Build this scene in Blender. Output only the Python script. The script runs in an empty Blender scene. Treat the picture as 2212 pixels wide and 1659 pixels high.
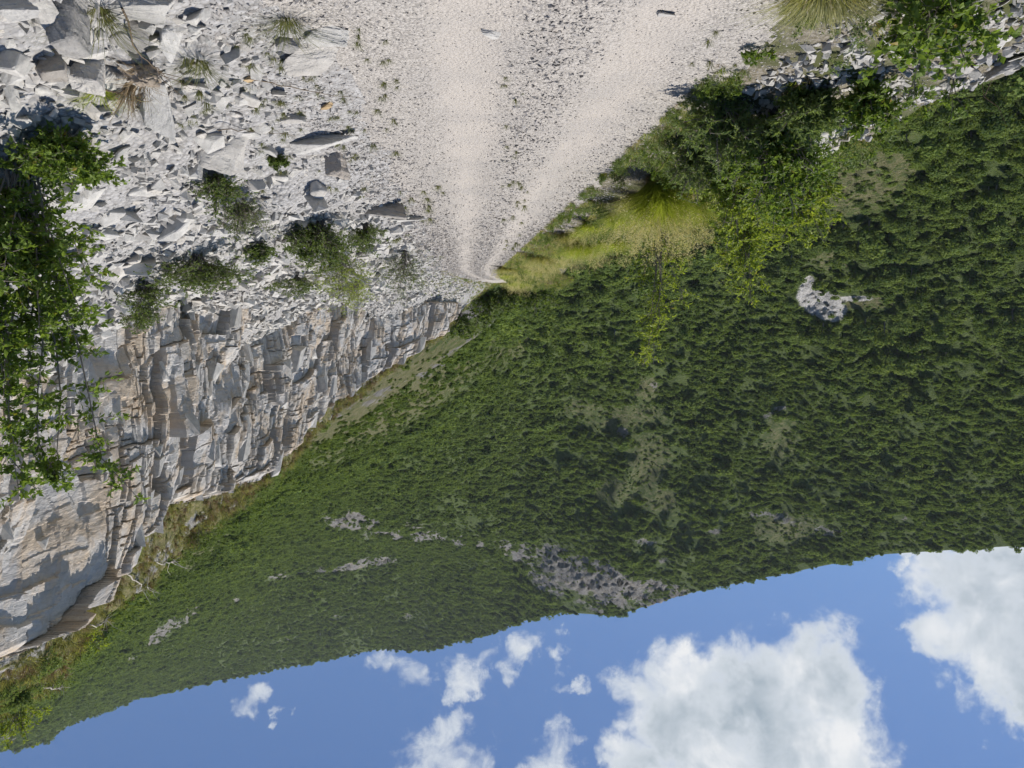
import bpy, bmesh, math, random
import numpy as np
from mathutils import Matrix, Vector
R = math.radians
rng = np.random.default_rng(7)
random.seed(7)
scene = bpy.context.scene
col = scene.collection

# ------------------------------------------------------------------ camera
# The photograph was taken with the phone held upside down: the camera is rolled by 180 degrees.
EYE = np.array([0.0, 0.0, 1.7])
FPX = 745.0                       # focal length in pixels of a 1024 px wide frame
PITCH = math.atan((467 - 384) / FPX)
YAW = math.atan((559 - 512) / (FPX / math.cos(PITCH)))
FWD = np.array([-math.sin(YAW) * math.cos(PITCH), math.cos(YAW) * math.cos(PITCH), math.sin(PITCH)])
RGT = np.array([math.cos(YAW), math.sin(YAW), 0.0])
UPV = np.cross(RGT, FWD)
cam_d = bpy.data.cameras.new('camera')
cam_d.sensor_width = 36.0
cam_d.lens = 36.0 * FPX / 1024.0
cam_d.clip_start = 0.05
cam_d.clip_end = 12000
cam = bpy.data.objects.new('camera', cam_d)
col.objects.link(cam)
_r, _u = -RGT, -UPV               # the roll
cam.matrix_world = Matrix(((_r[0], _u[0], -FWD[0], EYE[0]), (_r[1], _u[1], -FWD[1], EYE[1]),
                           (_r[2], _u[2], -FWD[2], EYE[2]), (0, 0, 0, 1)))
scene.camera = cam

def ray(x, y):
    """direction of a survey point measured on the photograph (2212 x 1659 sheet)"""
    x = np.asarray(x, float); y = np.asarray(y, float)
    cx = ((2212 - x) * 1024 / 2212 - 512) / FPX
    cy = (384 - (1659 - y) * 768 / 1659) / FPX
    return FWD + cx[..., None] * RGT + cy[..., None] * UPV

def project(P):
    P = np.asarray(P, float) - EYE
    f = P @ FWD
    cx = (P @ RGT) / f; cy = (P @ UPV) / f
    x = 2212 - (cx * FPX + 512) * 2212 / 1024
    y = 1659 - (384 - cy * FPX) * 1659 / 768
    return x, y, f

# ------------------------------------------------------------------ sun, sky, exposure
SUN = np.array([-0.33, 0.10, 0.92]); SUN /= np.linalg.norm(SUN)
sun_d = bpy.data.lights.new('sun', 'SUN')
sun_d.energy = 4.2
sun_d.angle = R(0.53)
sun_d.color = (1.0, 0.94, 0.855)
sun = bpy.data.objects.new('sun', sun_d)
sun.rotation_euler = Vector(SUN).to_track_quat('Z', 'Y').to_euler()
col.objects.link(sun)

world = bpy.data.worlds.new('World')
scene.world = world
world.use_nodes = True

class NT:
    """small helper to write node trees"""
    def __init__(self, tree):
        self.t = tree; tree.nodes.clear()
    def n(self, kind, **kw):
        nd = self.t.nodes.new(kind)
        ins = kw.pop('ins', {})
        for k, v in kw.items(): setattr(nd, k, v)
        for k, v in ins.items():
            if isinstance(v, bpy.types.NodeSocket): self.t.links.new(v, nd.inputs[k])
            else: nd.inputs[k].default_value = v
        return nd
    def l(self, a, b): self.t.links.new(a, b)
    def math(self, op, a, b=0.0, c=None, clamp=False):
        ins = {0: a, 1: b}
        if c is not None: ins[2] = c
        return self.n('ShaderNodeMath', operation=op, use_clamp=clamp, ins=ins).outputs[0]
    def vmath(self, op, a, b=(0, 0, 0), out=0):
        return self.n('ShaderNodeVectorMath', operation=op, ins={0: a, 1: b}).outputs[out]
    def noise(self, vec, scale, detail=4, rough=0.55, dist=0.0, out=0):
        return self.n('ShaderNodeTexNoise', ins={'Vector': vec, 'Scale': scale, 'Detail': detail, 'Roughness': rough, 'Distortion': dist}).outputs[out]
    def remap(self, v, a, b, c=0.0, d=1.0, smooth=True):
        nd = self.n('ShaderNodeMapRange', interpolation_type='SMOOTHSTEP' if smooth else 'LINEAR')
        if isinstance(v, bpy.types.NodeSocket): self.l(v, nd.inputs[0])
        for i, q in zip((1, 2, 3, 4), (a, b, c, d)):
            if isinstance(q, bpy.types.NodeSocket): self.l(q, nd.inputs[i])
            else: nd.inputs[i].default_value = q
        return nd.outputs[0]
    def mix(self, f, a, b, mode='MIX'):
        nd = self.n('ShaderNodeMix', data_type='RGBA', blend_type=mode)
        for i, v in ((0, f), (6, a), (7, b)):
            if isinstance(v, bpy.types.NodeSocket): self.l(v, nd.inputs[i])
            elif i == 0: nd.inputs[i].default_value = v
            else: nd.inputs[i].default_value = (*v, 1)
        return nd.outputs[2]
    def ramp(self, f, stops, mode='LINEAR'):
        nd = self.n('ShaderNodeValToRGB', ins={0: f}); cr = nd.color_ramp; cr.interpolation = mode
        while len(cr.elements) < len(stops): cr.elements.new(0.5)
        for e, (p, c) in zip(cr.elements, stops):
            e.position = p; e.color = (*c, 1)
        return nd.outputs[0]

def build_sky():
    g = NT(world.node_tree)
    sky = g.n('ShaderNodeTexSky', sky_type='NISHITA', sun_disc=False)
    sky.sun_elevation = math.asin(SUN[2])
    sky.sun_rotation = math.atan2(SUN[0], SUN[1])
    sky.altitude = 900; sky.air_density = 1.0; sky.dust_density = 0.35; sky.ozone_density = 2.2
    d = g.n('ShaderNodeTexCoord').outputs['Generated']
    d = g.vmath('NORMALIZE', d)
    # cumulus banks: (survey x, y, radius in survey px, weight)
    blobs = [(1640, 1520, 150, 1.0), (1760, 1470, 130, 1.0), (1480, 1540, 150, 1.0), (1790, 1600, 130, 1.0), (1400, 1490, 85, 0.7),
             (1700, 1660, 170, 1.0), (1380, 1640, 90, 0.85), (1540, 1690, 160, 1.0),
             (2090, 1270, 120, 1.0), (2190, 1380, 150, 1.0), (2060, 1390, 75, 0.95), (2240, 1220, 160, 1.0), (2230, 1500, 90, 0.95), (1940, 1222, 50, 0.9), (2150, 1450, 80, .9),
             (2420, 1300, 230, 1.0), (2600, 1250, 230, 1.0),
             (1125, 1400, 62, 0.70), (1100, 1450, 46, 0.52), (990, 1465, 66, 0.62), (880, 1440, 66, 0.50), (850, 1410, 56, 0.46), (1040, 1430, 50, .38),
             (960, 1665, 120, 0.62), (900, 1700, 110, 0.68), (950, 1590, 60, 0.44), (1200, 1620, 65, 0.5), (1180, 1690, 100, 0.65),
             (535, 1525, 50, 0.45), (1215, 1415, 34, 0.56), (1420, 1428, 45, 0.58), (600, 1560, 30, 0.4), (1270, 1480, 30, 0.42), (1220, 1470, 40, 0.42),
             (2020, 1470, 40, .45), (2085, 1510, 40, .42)]
    cs = []
    for x, y, r_, w in blobs:
        v = ray(x, y); v /= np.linalg.norm(v)
        cs.append((v, r_ * 0.463 / FPX, w))
    rs = random.Random(3)
    while len(cs) < len(blobs) + 16:          # the same fair-weather cumulus all round the sky
        az = rs.uniform(0, 2 * math.pi); el = rs.uniform(R(8), R(75))
        v = np.array([math.cos(el) * math.sin(az), math.cos(el) * math.cos(az), math.sin(el)])
        x, y, f = project(EYE + v * 10)
        if f > 0 and -500 < x < 2700 and -200 < y < 2150: continue
        if np.dot(v, SUN) > math.cos(R(16)): continue
        cs.append((v, rs.uniform(.06, .17), rs.uniform(.7, 1.0)))
    w1 = g.n('ShaderNodeTexNoise', ins={'Vector': d, 'Scale': 7.0, 'Detail': 5, 'Roughness': 0.62}).outputs['Color']
    w2 = g.n('ShaderNodeTexNoise', ins={'Vector': d, 'Scale': 26.0, 'Detail': 5, 'Roughness': 0.62}).outputs['Color']
    wv = g.vmath('ADD', g.n('ShaderNodeVectorMath', operation='SCALE', ins={0: g.vmath('SUBTRACT', w1, (.5, .5, .5)), 3: 0.09}).outputs[0],
                 g.n('ShaderNodeVectorMath', operation='SCALE', ins={0: g.vmath('SUBTRACT', w2, (.5, .5, .5)), 3: 0.075}).outputs[0])
    p = g.vmath('ADD', d, wv)
    m = None
    for v, r_, w in cs:
        dist = g.vmath('DISTANCE', p, tuple(v), out=1)
        k = g.remap(dist, r_ * 1.25, r_ * 0.12, 0.0, w, smooth=True)
        m = k if m is None else g.math('MAXIMUM', m, k)
    fine = g.noise(d, 24, 8, 0.62, 0.35)
    mid = g.noise(p, 9, 6, 0.6, 0.2)
    dens = g.math('ADD', m, g.math('MULTIPLY', g.math('SUBTRACT', fine, 0.5), g.remap(m, 0.3, 0.9, 1.9, 0.9)))
    dens = g.math('ADD', dens, g.math('MULTIPLY', g.math('SUBTRACT', mid, 0.5), 0.45))
    dens = g.math('MULTIPLY', dens, g.remap(m, 0.02, 0.30))
    a = g.remap(dens, 0.12, 0.82)
    # thick middles let less light through: greyer; thin rims are white
    core = g.remap(dens, 0.55, 1.25)
    lump = g.noise(g.vmath('ADD', d, (0.0, 0.0, 0.02)), 11, 6, 0.55, 0.3)
    grey = g.math('MULTIPLY', core, g.remap(lump, 0.30, 0.68), clamp=True)
    ccol = g.mix(grey, (0.78, 0.83, 0.88), (0.34, 0.42, 0.49))
    hi = g.math('MULTIPLY', g.remap(lump, 0.50, 0.32), g.remap(dens, 0.45, 0.85))
    ccol = g.mix(hi, ccol, (1.0, 1.0, 1.0))
    sc = g.n('ShaderNodeVectorMath', operation='SCALE', ins={0: ccol, 3: 10.6}).outputs[0]
    skyc = g.mix(1.0, sky.outputs[0], (0.72, 1.02, 1.34), 'MULTIPLY')
    out = g.mix(a, skyc, sc)
    bg = g.n('ShaderNodeBackground', ins={'Color': out, 'Strength': 0.058})
    g.l(bg.outputs[0], g.n('ShaderNodeOutputWorld').inputs[0])
build_sky()
world.cycles.sampling_method = 'MANUAL'; world.cycles.sample_map_resolution = 256
vs = scene.view_settings
vs.view_transform = 'Standard'; vs.look = 'None'; vs.exposure = 0.55; vs.gamma = 1.0; vs.use_curve_mapping = False
cy = scene.cycles
cy.use_denoising = True
cy.use_adaptive_sampling = True; cy.adaptive_threshold = 0.02; cy.adaptive_min_samples = 16
cy.max_bounces = 5; cy.diffuse_bounces = 3; cy.glossy_bounces = 2; cy.transmission_bounces = 3; cy.transparent_max_bounces = 4; cy.volume_bounces = 0
cy.sample_clamp_indirect = 6.0; cy.caustics_reflective = False; cy.caustics_refractive = False
scene.render.film_transparent = False

# ------------------------------------------------------------------ numpy noise
def _hash(*a):
    h = np.zeros_like(a[0], dtype=np.uint64)
    for k, v in zip((374761393, 668265263, 2147483647, 1274126177), a):
        h = h + (v.astype(np.int64).astype(np.uint64)) * np.uint64(k)
        h = (h ^ (h >> np.uint64(13))) * np.uint64(1274126177)
        h = h ^ (h >> np.uint64(16))
    return (h & np.uint64(0xFFFFFF)).astype(np.float64) / float(0xFFFFFF)

def vnoise(x, y, seed=0):
    xi = np.floor(x); yi = np.floor(y); fx = x - xi; fy = y - yi
    fx = fx * fx * fx * (fx * (fx * 6 - 15) + 10); fy = fy * fy * fy * (fy * (fy * 6 - 15) + 10)
    s = np.full_like(xi, seed)
    a = _hash(xi, yi, s); b = _hash(xi + 1, yi, s); c = _hash(xi, yi + 1, s); d = _hash(xi + 1, yi + 1, s)
    return (a * (1 - fx) + b * fx) * (1 - fy) + (c * (1 - fx) + d * fx) * fy

def fbm(x, y, seed=0, oct=5, gain=0.5):
    x = np.asarray(x, float); y = np.asarray(y, float); x, y = np.broadcast_arrays(x, y)
    s = 0; a = 1.0; n = 0
    for i in range(oct):
        s = s + a * (vnoise(x + 17.3 * i, y - 9.1 * i, seed + i) - 0.5); n += a; a *= gain; x = x * 2.03; y = y * 2.03
    return s / n * 2

def sstep(a, b, x):
    t = np.clip((x - a) / (b - a), 0, 1); return t * t * (3 - 2 * t)

# ------------------------------------------------------------------ object helpers
def tag(o, label=None, cat=None, group=None, kind=None):
    if label: o['label'] = label
    if cat: o['category'] = cat
    if group: o['group'] = group
    if kind: o['kind'] = kind
    return o

def mesh_np(name, V, F, mat=None, smooth=False, attrs=None):
    """V (n,3); F: array (m,k) or list of such arrays"""
    me = bpy.data.meshes.new(name)
    Fs = F if isinstance(F, list) else [F]
    V = np.asarray(V, np.float32)
    me.vertices.add(len(V)); me.vertices.foreach_set('co', V.ravel())
    nl = sum(f.size for f in Fs); nf = sum(len(f) for f in Fs)
    if not nf: me.update(); return me
    me.loops.add(nl); me.polygons.add(nf)
    me.loops.foreach_set('vertex_index', np.concatenate([f.ravel() for f in Fs]).astype(np.int32))
    tot = np.concatenate([np.full(len(f), f.shape[1]) for f in Fs])
    st = np.concatenate([[0], np.cumsum(tot)[:-1]])
    me.polygons.foreach_set('loop_start', st.astype(np.int32))
    try: me.polygons.foreach_set('loop_total', tot.astype(np.int32))
    except Exception: pass
    me.polygons.foreach_set('use_smooth', np.full(nf, smooth))
    for k, v in (attrs or {}).items():
        at = me.attributes.new(k, 'FLOAT', 'POINT'); at.data.foreach_set('value', np.asarray(v, np.float32).ravel())
    me.update(calc_edges=True)
    for m in (mat if isinstance(mat, (list, tuple)) else [mat]):
        if m: me.materials.append(m)
    return me

def obj(name, me, parent=None, loc=None, link=True):
    o = bpy.data.objects.new(name, me)
    if link: col.objects.link(o)
    if parent is not None: o.parent = parent
    if loc is not None: o.location = loc
    return o

def empty(name, loc=(0, 0, 0), rz=0.0, s=1.0):
    o = bpy.data.objects.new(name, None); col.objects.link(o)
    o.location = loc; o.rotation_euler = (0, 0, rz); o.scale = (s, s, s)
    return o

def copy_tree(o, parent=None):
    c = o.copy(); col.objects.link(c); c.parent = parent
    for ch in list(o.children):
        copy_tree(ch, c)
    return c

def grid_faces(nu, nv):
    i = np.arange(nu * nv).reshape(nu, nv)
    return np.stack([i[:-1, :-1].ravel(), i[1:, :-1].ravel(), i[1:, 1:].ravel(), i[:-1, 1:].ravel()], 1)

def compact(V, F, attrs=None):
    used, inv = np.unique(F, return_inverse=True)
    return V[used], inv.reshape(F.shape), {k: v[used] for k, v in (attrs or {}).items()}

def scatter(name, protos, pos, rot, scl, pid, label, cat=None):
    """uncountable cover: one object, points that carry copies of the prototypes"""
    me = mesh_np(name, pos, np.zeros((0, 3), int))
    a = me.attributes.new('rot', 'FLOAT_VECTOR', 'POINT'); a.data.foreach_set('vector', np.asarray(rot, np.float32).ravel())
    a = me.attributes.new('scl', 'FLOAT_VECTOR', 'POINT'); a.data.foreach_set('vector', np.asarray(scl, np.float32).ravel())
    a = me.attributes.new('pid', 'INT', 'POINT'); a.data.foreach_set('value', np.asarray(pid, np.int32).ravel())
    o = obj(name, me)
    ng = bpy.data.node_groups.new(name, 'GeometryNodeTree')
    ng.interface.new_socket('Geometry', in_out='INPUT', socket_type='NodeSocketGeometry')
    ng.interface.new_socket('Geometry', in_out='OUTPUT', socket_type='NodeSocketGeometry')
    N = ng.nodes; L = ng.links
    gi = N.new('NodeGroupInput'); go = N.new('NodeGroupOutput'); jn = N.new('GeometryNodeJoinGeometry')
    def named(nm, ty):
        q = N.new('GeometryNodeInputNamedAttribute'); q.data_type = ty; q.inputs['Name'].default_value = nm
        return q.outputs[0]
    rt = named('rot', 'FLOAT_VECTOR'); sl = named('scl', 'FLOAT_VECTOR'); pi = named('pid', 'INT')
    er = N.new('FunctionNodeEulerToRotation'); L.new(rt, er.inputs[0])
    for k, p in enumerate(protos):
        oi = N.new('GeometryNodeObjectInfo'); oi.inputs['Object'].default_value = p; oi.inputs['As Instance'].default_value = True
        cp = N.new('FunctionNodeCompare'); cp.data_type = 'INT'; cp.operation = 'EQUAL'
        L.new(pi, cp.inputs[2]); cp.inputs[3].default_value = k
        ip = N.new('GeometryNodeInstanceOnPoints')
        L.new(gi.outputs[0], ip.inputs['Points']); L.new(cp.outputs[0], ip.inputs['Selection'])
        L.new(oi.outputs['Geometry'], ip.inputs['Instance']); L.new(er.outputs[0], ip.inputs['Rotation']); L.new(sl, ip.inputs['Scale'])
        L.new(ip.outputs[0], jn.inputs[0])
    L.new(jn.outputs[0], go.inputs[0])
    md = o.modifiers.new('scatter', 'NODES'); md.node_group = ng
    return tag(o, label, cat, kind='stuff')

# ------------------------------------------------------------------ materials
def new_mat(name):
    m = bpy.data.materials.new(name); m.use_nodes = True
    return m, NT(m.node_tree)

def finish(g, colr, rough=0.9, bump=None, strength=0.5, dist=0.02, spec=0.25):
    b = g.n('ShaderNodeBsdfPrincipled', ins={'Base Color': colr, 'Roughness': rough})
    b.inputs['Specular IOR Level'].default_value = spec
    if bump is not None:
        bn = g.n('ShaderNodeBump', ins={'Height': bump, 'Strength': strength, 'Distance': dist})
        g.l(bn.outputs[0], b.inputs['Normal'])
    g.l(b.outputs[0], g.n('ShaderNodeOutputMaterial').inputs[0])

def mat_stone(name, light, dark, warm, scale=1.0, bump=0.5, warm_amt=0.25, obj_random=True):
    m, g = new_mat(name)
    tc = g.n('ShaderNodeTexCoord').outputs['Object']
    rnd = g.n('ShaderNodeObjectInfo').outputs['Random']
    off = g.vmath('ADD', tc, g.n('ShaderNodeCombineXYZ', ins={0: g.math('MULTIPLY', rnd, 37.0), 1: g.math('MULTIPLY', rnd, 91.0), 2: g.math('MULTIPLY', rnd, 13.0)}).outputs[0])
    st = g.n('ShaderNodeMapping', ins={'Vector': off, 'Scale': (1, 1, 3.2), 'Rotation': (0.5, 0.3, 0)}).outputs[0]
    n1 = g.noise(off, 3.0 * scale, 5, 0.6)
    n2 = g.noise(st, 9.0 * scale, 6, 0.65, 0.6)
    n3 = g.noise(off, 60 * scale, 4, 0.6)
    c = g.mix(g.remap(n1, 0.35, 0.68), light, dark)
    c = g.mix(g.math('MULTIPLY', g.remap(n2, 0.5, 0.72), 0.55), c, tuple(v * 0.62 for v in dark))
    if obj_random:
        c = g.mix(g.math('MULTIPLY', g.remap(rnd, 0.55, 1.0), warm_amt), c, warm)
        c = g.mix(g.remap(rnd, 0.0, 0.35, 0.22, 0.0), c, tuple(v * .6 for v in dark))
    else:
        c = g.mix(g.math('MULTIPLY', g.remap(g.noise(off, 1.1 * scale, 4), 0.48, 0.7), warm_amt), c, warm)
    c = g.mix(g.remap(n3, 0.3, 0.7, 0.0, 0.22), c, tuple(v * 0.6 for v in dark))
    h = g.math('ADD', g.math('MULTIPLY', n2, 0.8), g.math('MULTIPLY', n3, 0.35))
    finish(g, c, 0.92, h, bump, 0.03 / scale, 0.2)
    return m

M_RUBBLE = mat_stone('pale limestone rubble', (0.560, 0.542, 0.505), (0.405, 0.395, 0.372), (0.52, 0.45, 0.37))
M_GRAVEL = mat_stone('gravel chips', (0.474, 0.444, 0.411), (0.340, 0.322, 0.303), (0.444, 0.377, 0.303), 4.0)
M_BOULDER = mat_stone('grey limestone', (0.525, 0.51, 0.478), (0.375, 0.366, 0.348), (0.419, 0.365, 0.299), 1.4, 0.6, 0.3)
M_BROWNROCK = mat_stone('brownish limestone', (0.320, 0.308, 0.288), (0.208, 0.200, 0.188), (0.336, 0.288, 0.232), 1.4, 0.6, 0.4)
M_BEIGE = mat_stone('beige stone', (0.471, 0.426, 0.372), (0.350, 0.312, 0.274), (0.456, 0.380, 0.304), 1.6)
M_OCHRE = mat_stone('ochre stone', (0.528, 0.400, 0.240), (0.400, 0.288, 0.160), (0.528, 0.384, 0.216), 3.0)

def mat_cliff():
    m, g = new_mat('fractured cliff rock')
    P = g.n('ShaderNodeNewGeometry').outputs['Position']
    at = lambda n: g.n('ShaderNodeAttribute', attribute_name=n).outputs['Fac']
    cell = at('cell'); crk = at('crack')
    st = g.n('ShaderNodeMapping', ins={'Vector': P, 'Scale': (0.8, 0.8, 3.0), 'Rotation': (0.35, 0.0, 0)}).outputs[0]
    n1 = g.noise(P, 0.55, 5, 0.6)
    n2 = g.noise(st, 2.4, 7, 0.68, 0.8)
    n3 = g.noise(P, 14, 5, 0.65)
    n4 = g.noise(g.vmath('ADD', P, (31, 7, 3)), 0.75, 5, 0.65, 0.5)
    c = g.mix(g.remap(n1, 0.38, 0.62), (0.543, 0.524, 0.498), (0.426, 0.416, 0.407))
    c = g.mix(g.math('MULTIPLY', g.remap(cell, 0.3, 0.9), 0.5), c, (0.570, 0.507, 0.416))
    c = g.mix(g.math('MULTIPLY', g.remap(cell, 0.25, 0.0), 0.4), c, (0.343, 0.348, 0.357))
    c = g.mix(g.math('MULTIPLY', g.remap(n4, 0.44, 0.62), 0.85), c, (0.524, 0.416, 0.298))
    c = g.mix(g.math('MULTIPLY', g.remap(n4, 0.64, 0.76), 0.7), c, (0.326, 0.212, 0.117))
    c = g.mix(g.math('MULTIPLY', g.remap(n2, 0.5, 0.7), 0.4), c, (0.326, 0.312, 0.290))
    c = g.mix(g.remap(n3, 0.3, 0.7, 0.0, 0.2), c, (0.200, 0.195, 0.190))
    c = g.mix(g.math('MULTIPLY', crk, 0.45), c, (0.172, 0.154, 0.131))
    h = g.math('ADD', g.math('MULTIPLY', n2, 1.0), g.math('MULTIPLY', n3, 0.25))
    finish(g, c, 0.93, h, 0.7, 0.12, 0.2)
    return m
M_CLIFF = mat_cliff()

def mat_road():
    m, g = new_mat('crushed limestone road')
    P = g.n('ShaderNodeNewGeometry').outputs['Position']
    tr = g.n('ShaderNodeAttribute', attribute_name='track').outputs['Fac']
    vor = g.n('ShaderNodeTexVoronoi', feature='F1', ins={'Vector': g.vmath('ADD', P, g.vmath('MULTIPLY', g.n('ShaderNodeTexNoise', ins={'Vector': P, 'Scale': 30.0}).outputs['Color'], (.02, .02, .02))), 'Scale': 46.0, 'Randomness': 1.0})
    vor2 = g.n('ShaderNodeTexVoronoi', feature='F1', ins={'Vector': P, 'Scale': 120.0})
    n1 = g.noise(P, 1.3, 5, 0.6); n2 = g.noise(P, 90, 3, 0.6)
    rnd = g.n('ShaderNodeSeparateColor', ins={0: vor.outputs['Color']}).outputs[0]
    c = g.mix(g.remap(rnd, 0, 1), (0.326, 0.303, 0.277), (0.444, 0.418, 0.385))
    fines = g.mix(g.remap(n2, .3, .7), (0.385, 0.352, 0.315), (0.455, 0.42, 0.38))
    c = g.mix(g.remap(tr, 0.15, 0.9, 0.1, 0.78), c, fines)
    c = g.mix(g.remap(n1, 0.42, 0.66, 0.0, 0.3), c, (0.296, 0.285, 0.274))
    c = g.mix(g.math('MULTIPLY', g.remap(vor.outputs['Distance'], 0.5, 0.8), g.remap(tr, 0.2, 0.8, 0.6, 0.1)), c, (0.148, 0.141, 0.130))
    h = g.math('ADD', g.math('MULTIPLY', vor.outputs['Distance'], -1.0), g.math('MULTIPLY', vor2.outputs['Distance'], -0.3))
    finish(g, c, 0.95, h, 0.75, 0.016, 0.15)
    return m
M_ROAD = mat_road()

def mat_talus():
    m, g = new_mat('stony talus ground')
    P = g.n('ShaderNodeNewGeometry').outputs['Position']
    vor = g.n('ShaderNodeTexVoronoi', feature='F1', ins={'Vector': P, 'Scale': 24.0})
    n1 = g.noise(P, 1.0, 5, 0.6); n2 = g.noise(P, 60, 4, 0.6)
    rnd = g.n('ShaderNodeSeparateColor', ins={0: vor.outputs['Color']}).outputs[0]
    c = g.mix(rnd, (0.274, 0.270, 0.266), (0.426, 0.418, 0.410))
    c = g.mix(g.math('MULTIPLY', g.remap(n1, 0.5, 0.7), 0.4), c, (0.251, 0.228, 0.198))
    c = g.mix(g.remap(n2, 0.35, 0.7, 0.0, 0.3), c, (0.182, 0.175, 0.167))
    c = g.mix(g.remap(vor.outputs['Distance'], 0.5, 0.85, 0, 0.6), c, (0.152, 0.144, 0.137))
    finish(g, c, 0.95, g.math('MULTIPLY', vor.outputs['Distance'], -1.0), 0.8, 0.03, 0.15)
    return m
M_TALUS = mat_talus()

def mat_verge():
    m, g = new_mat('grassy stony verge soil')
    P = g.n('ShaderNodeNewGeometry').outputs['Position']
    n1 = g.noise(P, 1.6, 5, 0.6); n2 = g.noise(P, 34, 4, 0.65)
    c = g.mix(g.remap(n2, 0.35, 0.65), (0.264, 0.240, 0.200), (0.136, 0.120, 0.080))
    c = g.mix(g.remap(n1, 0.40, 0.58), c, (0.080, 0.088, 0.036))
    finish(g, c, 0.95, n2, 0.8, 0.03, 0.15)
    return m
M_VERGE = mat_verge()

def mat_mountain():
    m, g = new_mat('mountain ground, dry grass and outcrop rock')
    P = g.n('ShaderNodeNewGeometry').outputs['Position']
    at = lambda n: g.n('ShaderNodeAttribute', attribute_name=n).outputs['Fac']
    rock, dry, quarry = at('rock'), at('dry'), at('quarry')
    n1 = g.noise(P, 0.05, 6, 0.6); n2 = g.noise(P, 0.45, 5, 0.65); n3 = g.noise(P, 1.6, 4, 0.6)
    c = g.mix(g.remap(n2, 0.38, 0.62), (0.055, 0.082, 0.024), (0.095, 0.125, 0.042))
    c = g.mix(g.remap(n1, 0.45, 0.65, 0, 0.4), c, (0.085, 0.11, 0.032))
    dryc = g.mix(g.remap(n3, 0.38, 0.64), (0.175, 0.16, 0.092), (0.10, 0.112, 0.042))
    c = g.mix(g.remap(g.math('ADD', dry, g.math('MULTIPLY', g.math('SUBTRACT', n2, 0.5), 1.6)), 0.25, 0.75), c, dryc)
    st = g.n('ShaderNodeMapping', ins={'Vector': P, 'Scale': (1, 1, 0.35)}).outputs[0]
    n4 = g.noise(st, 0.5, 7, 0.7, 0.6)
    rc = g.mix(g.remap(n4, 0.34, 0.64), (0.26, 0.252, 0.238), (0.115, 0.11, 0.102))
    rc = g.mix(g.remap(g.noise(P, 0.09, 4), 0.5, 0.7, 0, 0.5), rc, (0.30, 0.26, 0.20))
    rm = g.remap(g.math('ADD', rock, g.math('MULTIPLY', g.math('SUBTRACT', n2, 0.5), 0.9)), 0.38, 0.55)
    c = g.mix(rm, c, rc)
    qc = g.mix(g.remap(n3, 0.35, 0.65), (0.52, 0.51, 0.49), (0.33, 0.32, 0.30))
    c = g.mix(g.remap(g.math('ADD', quarry, g.math('MULTIPLY', g.math('SUBTRACT', n2, 0.5), 0.6)), 0.35, 0.55), c, qc)
    finish(g, c, 0.95, g.math('ADD', n4, n3), 0.9, 1.2, 0.1)
    return m
M_MOUNT = mat_mountain()

def mat_bank():
    m, g = new_mat('dry grassy bank')
    P = g.n('ShaderNodeNewGeometry').outputs['Position']
    n1 = g.noise(P, 0.9, 6, 0.65, 0.4); n2 = g.noise(P, 7, 5, 0.65)
    c = g.mix(g.remap(n2, 0.35, 0.65), (0.20, 0.175, 0.09), (0.10, 0.11, 0.035))
    c = g.mix(g.remap(n1, 0.54, 0.62), c, g.mix(g.remap(n2, .35, .65), (0.36, 0.35, 0.34), (0.22, 0.215, 0.21)))
    finish(g, c, 0.95, n2, 0.8, 0.12, 0.15)
    return m
M_BANK = mat_bank()

def mat_leaf(name, a, b, third=None, transl=0.48, rand=False, gloss=0.35):
    m, g = new_mat(name)
    t = g.n('ShaderNodeAttribute', attribute_name='tint').outputs['Fac']
    stops = [(0.0, a), (0.75, b)]
    if third: stops += [(0.93, b), (0.97, third)]
    c = g.ramp(t, stops)
    if rand:
        r = g.n('ShaderNodeObjectInfo').outputs['Random']
        c = g.mix(g.remap(r, 0.5, 1.0, 0, 0.75), c, tuple(v * k for v, k in zip(b, (1.25, 1.15, 0.9))))
        sp = g.noise(g.n('ShaderNodeNewGeometry').outputs['Position'], 0.022, 4, 0.6)
        c = g.mix(g.remap(sp, 0.40, 0.66, 0.0, 0.55), c, tuple(v * k for v, k in zip(b, (1.08, 1.08, 0.75))))
        c = g.mix(g.remap(r, 0.36, 0.08, 0, 0.6), c, tuple(v * k for v, k in zip(a, (0.42, 0.5, 0.62))))
    d = g.n('ShaderNodeBsdfPrincipled', ins={'Base Color': c, 'Roughness': 0.5})
    d.inputs['Specular IOR Level'].default_value = gloss
    tr = g.n('ShaderNodeBsdfTranslucent', ins={'Color': g.mix(0.5, c, tuple(min(1, v * k) for v, k in zip(b, (1.5, 1.5, 0.6))))})
    mx = g.n('ShaderNodeMixShader', ins={0: transl, 1: d.outputs[0], 2: tr.outputs[0]})
    g.l(mx.outputs[0], g.n('ShaderNodeOutputMaterial').inputs[0])
    return m
M_LEAF = mat_leaf('broad green leaf', (0.080, 0.133, 0.023), (0.175, 0.250, 0.045), (0.289, 0.221, 0.043))
M_LEAFD = mat_leaf('small dark green leaf', (0.063, 0.100, 0.025), (0.133, 0.184, 0.045))
M_LEAFY = mat_leaf('yellowish green leaf', (0.133, 0.193, 0.025), (0.282, 0.348, 0.051), (0.357, 0.289, 0.043))
M_WILLOW = mat_leaf('narrow grey green leaf', (0.098, 0.150, 0.052), (0.196, 0.258, 0.092))
M_GRASS = mat_leaf('fresh grass blade', (0.181, 0.239, 0.030), (0.319, 0.372, 0.059), (0.255, 0.212, 0.068))
M_PALEGRASS = mat_leaf('pale grass blade', (0.170, 0.187, 0.068), (0.306, 0.297, 0.119), (0.306, 0.255, 0.119))
M_SEED = mat_leaf('straw seed head', (0.42, 0.37, 0.17), (0.60, 0.54, 0.28), transl=0.35)
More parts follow.
